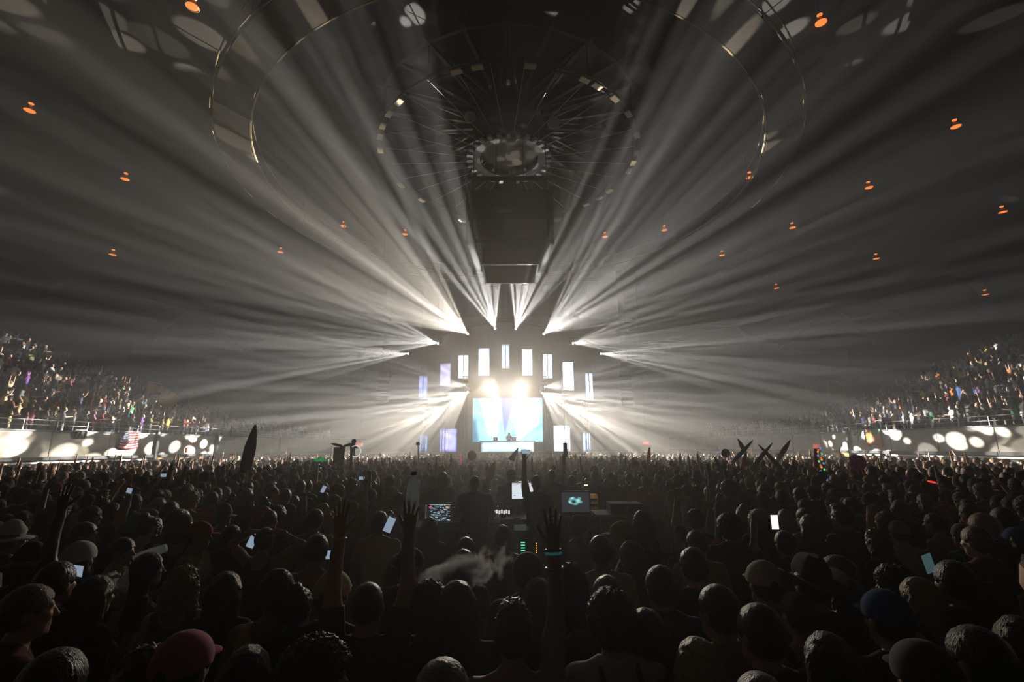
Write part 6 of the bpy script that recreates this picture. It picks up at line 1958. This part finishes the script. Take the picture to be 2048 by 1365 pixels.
# a curved mustard stair wall between the terraces' upper rows
for s, px0, px1, py0, py1, m, lab in ((-1, 296, 350, 768, 792, M['mustard'], 'mustard stair wall among the upper rows on the left'), (1, 1656, 1690, 766, 780, M['brown'], 'brown stair wall among the upper rows on the right')):
    a, b = at_y(px0, py0, 38.5), at_y(px1, py1, 40.5)
    t = thing('stair_wall', lab, 'wall', (a + b) / 2)
    pts = [a.lerp(b, k / 6) + Vector((0, 0, 0.25 * math.sin(PI * k / 6))) for k in range(7)]
    for q0, q1 in zip(pts[:-1], pts[1:]): MB().beam(q0 - t.location + Vector((0, 0, -0.75)), q1 - t.location + Vector((0, 0, -0.75)), 0.15, 1.5).build('wall_panel', m, t)
    MB().tube([q - t.location + Vector((0, 0, 0.15)) for q in pts], 0.03, 6).build('handrail', M['rail'], t)

# ---------------------------------------------------------------- a puff of smoke in the crowd
c = at_y(922, 1146, 3.75)
sm = bpy.data.materials.new('drifting_smoke'); sm.use_nodes = True
nt = sm.node_tree; nt.nodes.clear(); N_, L_ = nt.nodes, nt.links
out = N_.new('ShaderNodeOutputMaterial'); vs = N_.new('ShaderNodeVolumeScatter'); L_.new(vs.outputs[0], out.inputs['Volume'])
vs.inputs['Anisotropy'].default_value = 0.35
tc = N_.new('ShaderNodeTexCoord'); no = N_.new('ShaderNodeTexNoise'); no.inputs['Scale'].default_value = 5.0; no.inputs['Detail'].default_value = 6; no.inputs['Distortion'].default_value = 1.6
L_.new(tc.outputs['Object'], no.inputs['Vector'])
ln = N_.new('ShaderNodeVectorMath'); ln.operation = 'LENGTH'
mp = N_.new('ShaderNodeMapping'); mp.inputs['Scale'].default_value = (1 / 0.5, 1 / 0.22, 1 / 0.24)
L_.new(tc.outputs['Object'], mp.inputs[0]); L_.new(mp.outputs[0], ln.inputs[0])
fall = N_.new('ShaderNodeMapRange'); fall.inputs['From Min'].default_value = 0.15; fall.inputs['From Max'].default_value = 1.0; fall.inputs['To Min'].default_value = 0.2; fall.inputs['To Max'].default_value = -0.36
L_.new(ln.outputs['Value'], fall.inputs[0])
ad = N_.new('ShaderNodeMath'); ad.operation = 'ADD'; L_.new(no.outputs[0], ad.inputs[0]); L_.new(fall.outputs[0], ad.inputs[1])
dn = N_.new('ShaderNodeMapRange'); dn.inputs['From Min'].default_value = 0.46; dn.inputs['From Max'].default_value = 0.72; dn.inputs['To Max'].default_value = 40.0
L_.new(ad.outputs[0], dn.inputs[0]); L_.new(dn.outputs[0], vs.inputs['Density'])
o = MB().lathe([(0.001, -0.24)] + [(0.5 * math.cos(x), 0.24 * math.sin(x)) for x in np.linspace(-1.4, 1.4, 9)] + [(0.001, 0.24)], 20, R=Matrix.Scale(0.45, 3, (0, 1, 0))).build('smoke', sm)
o.location = c; o.rotation_euler = (0, -0.3, 0); o.scale = (1.1, 1.0, 1.0)
tag(o, 'pale puff of smoke drifting over heads in front of the desk', 'smoke', kind='stuff')
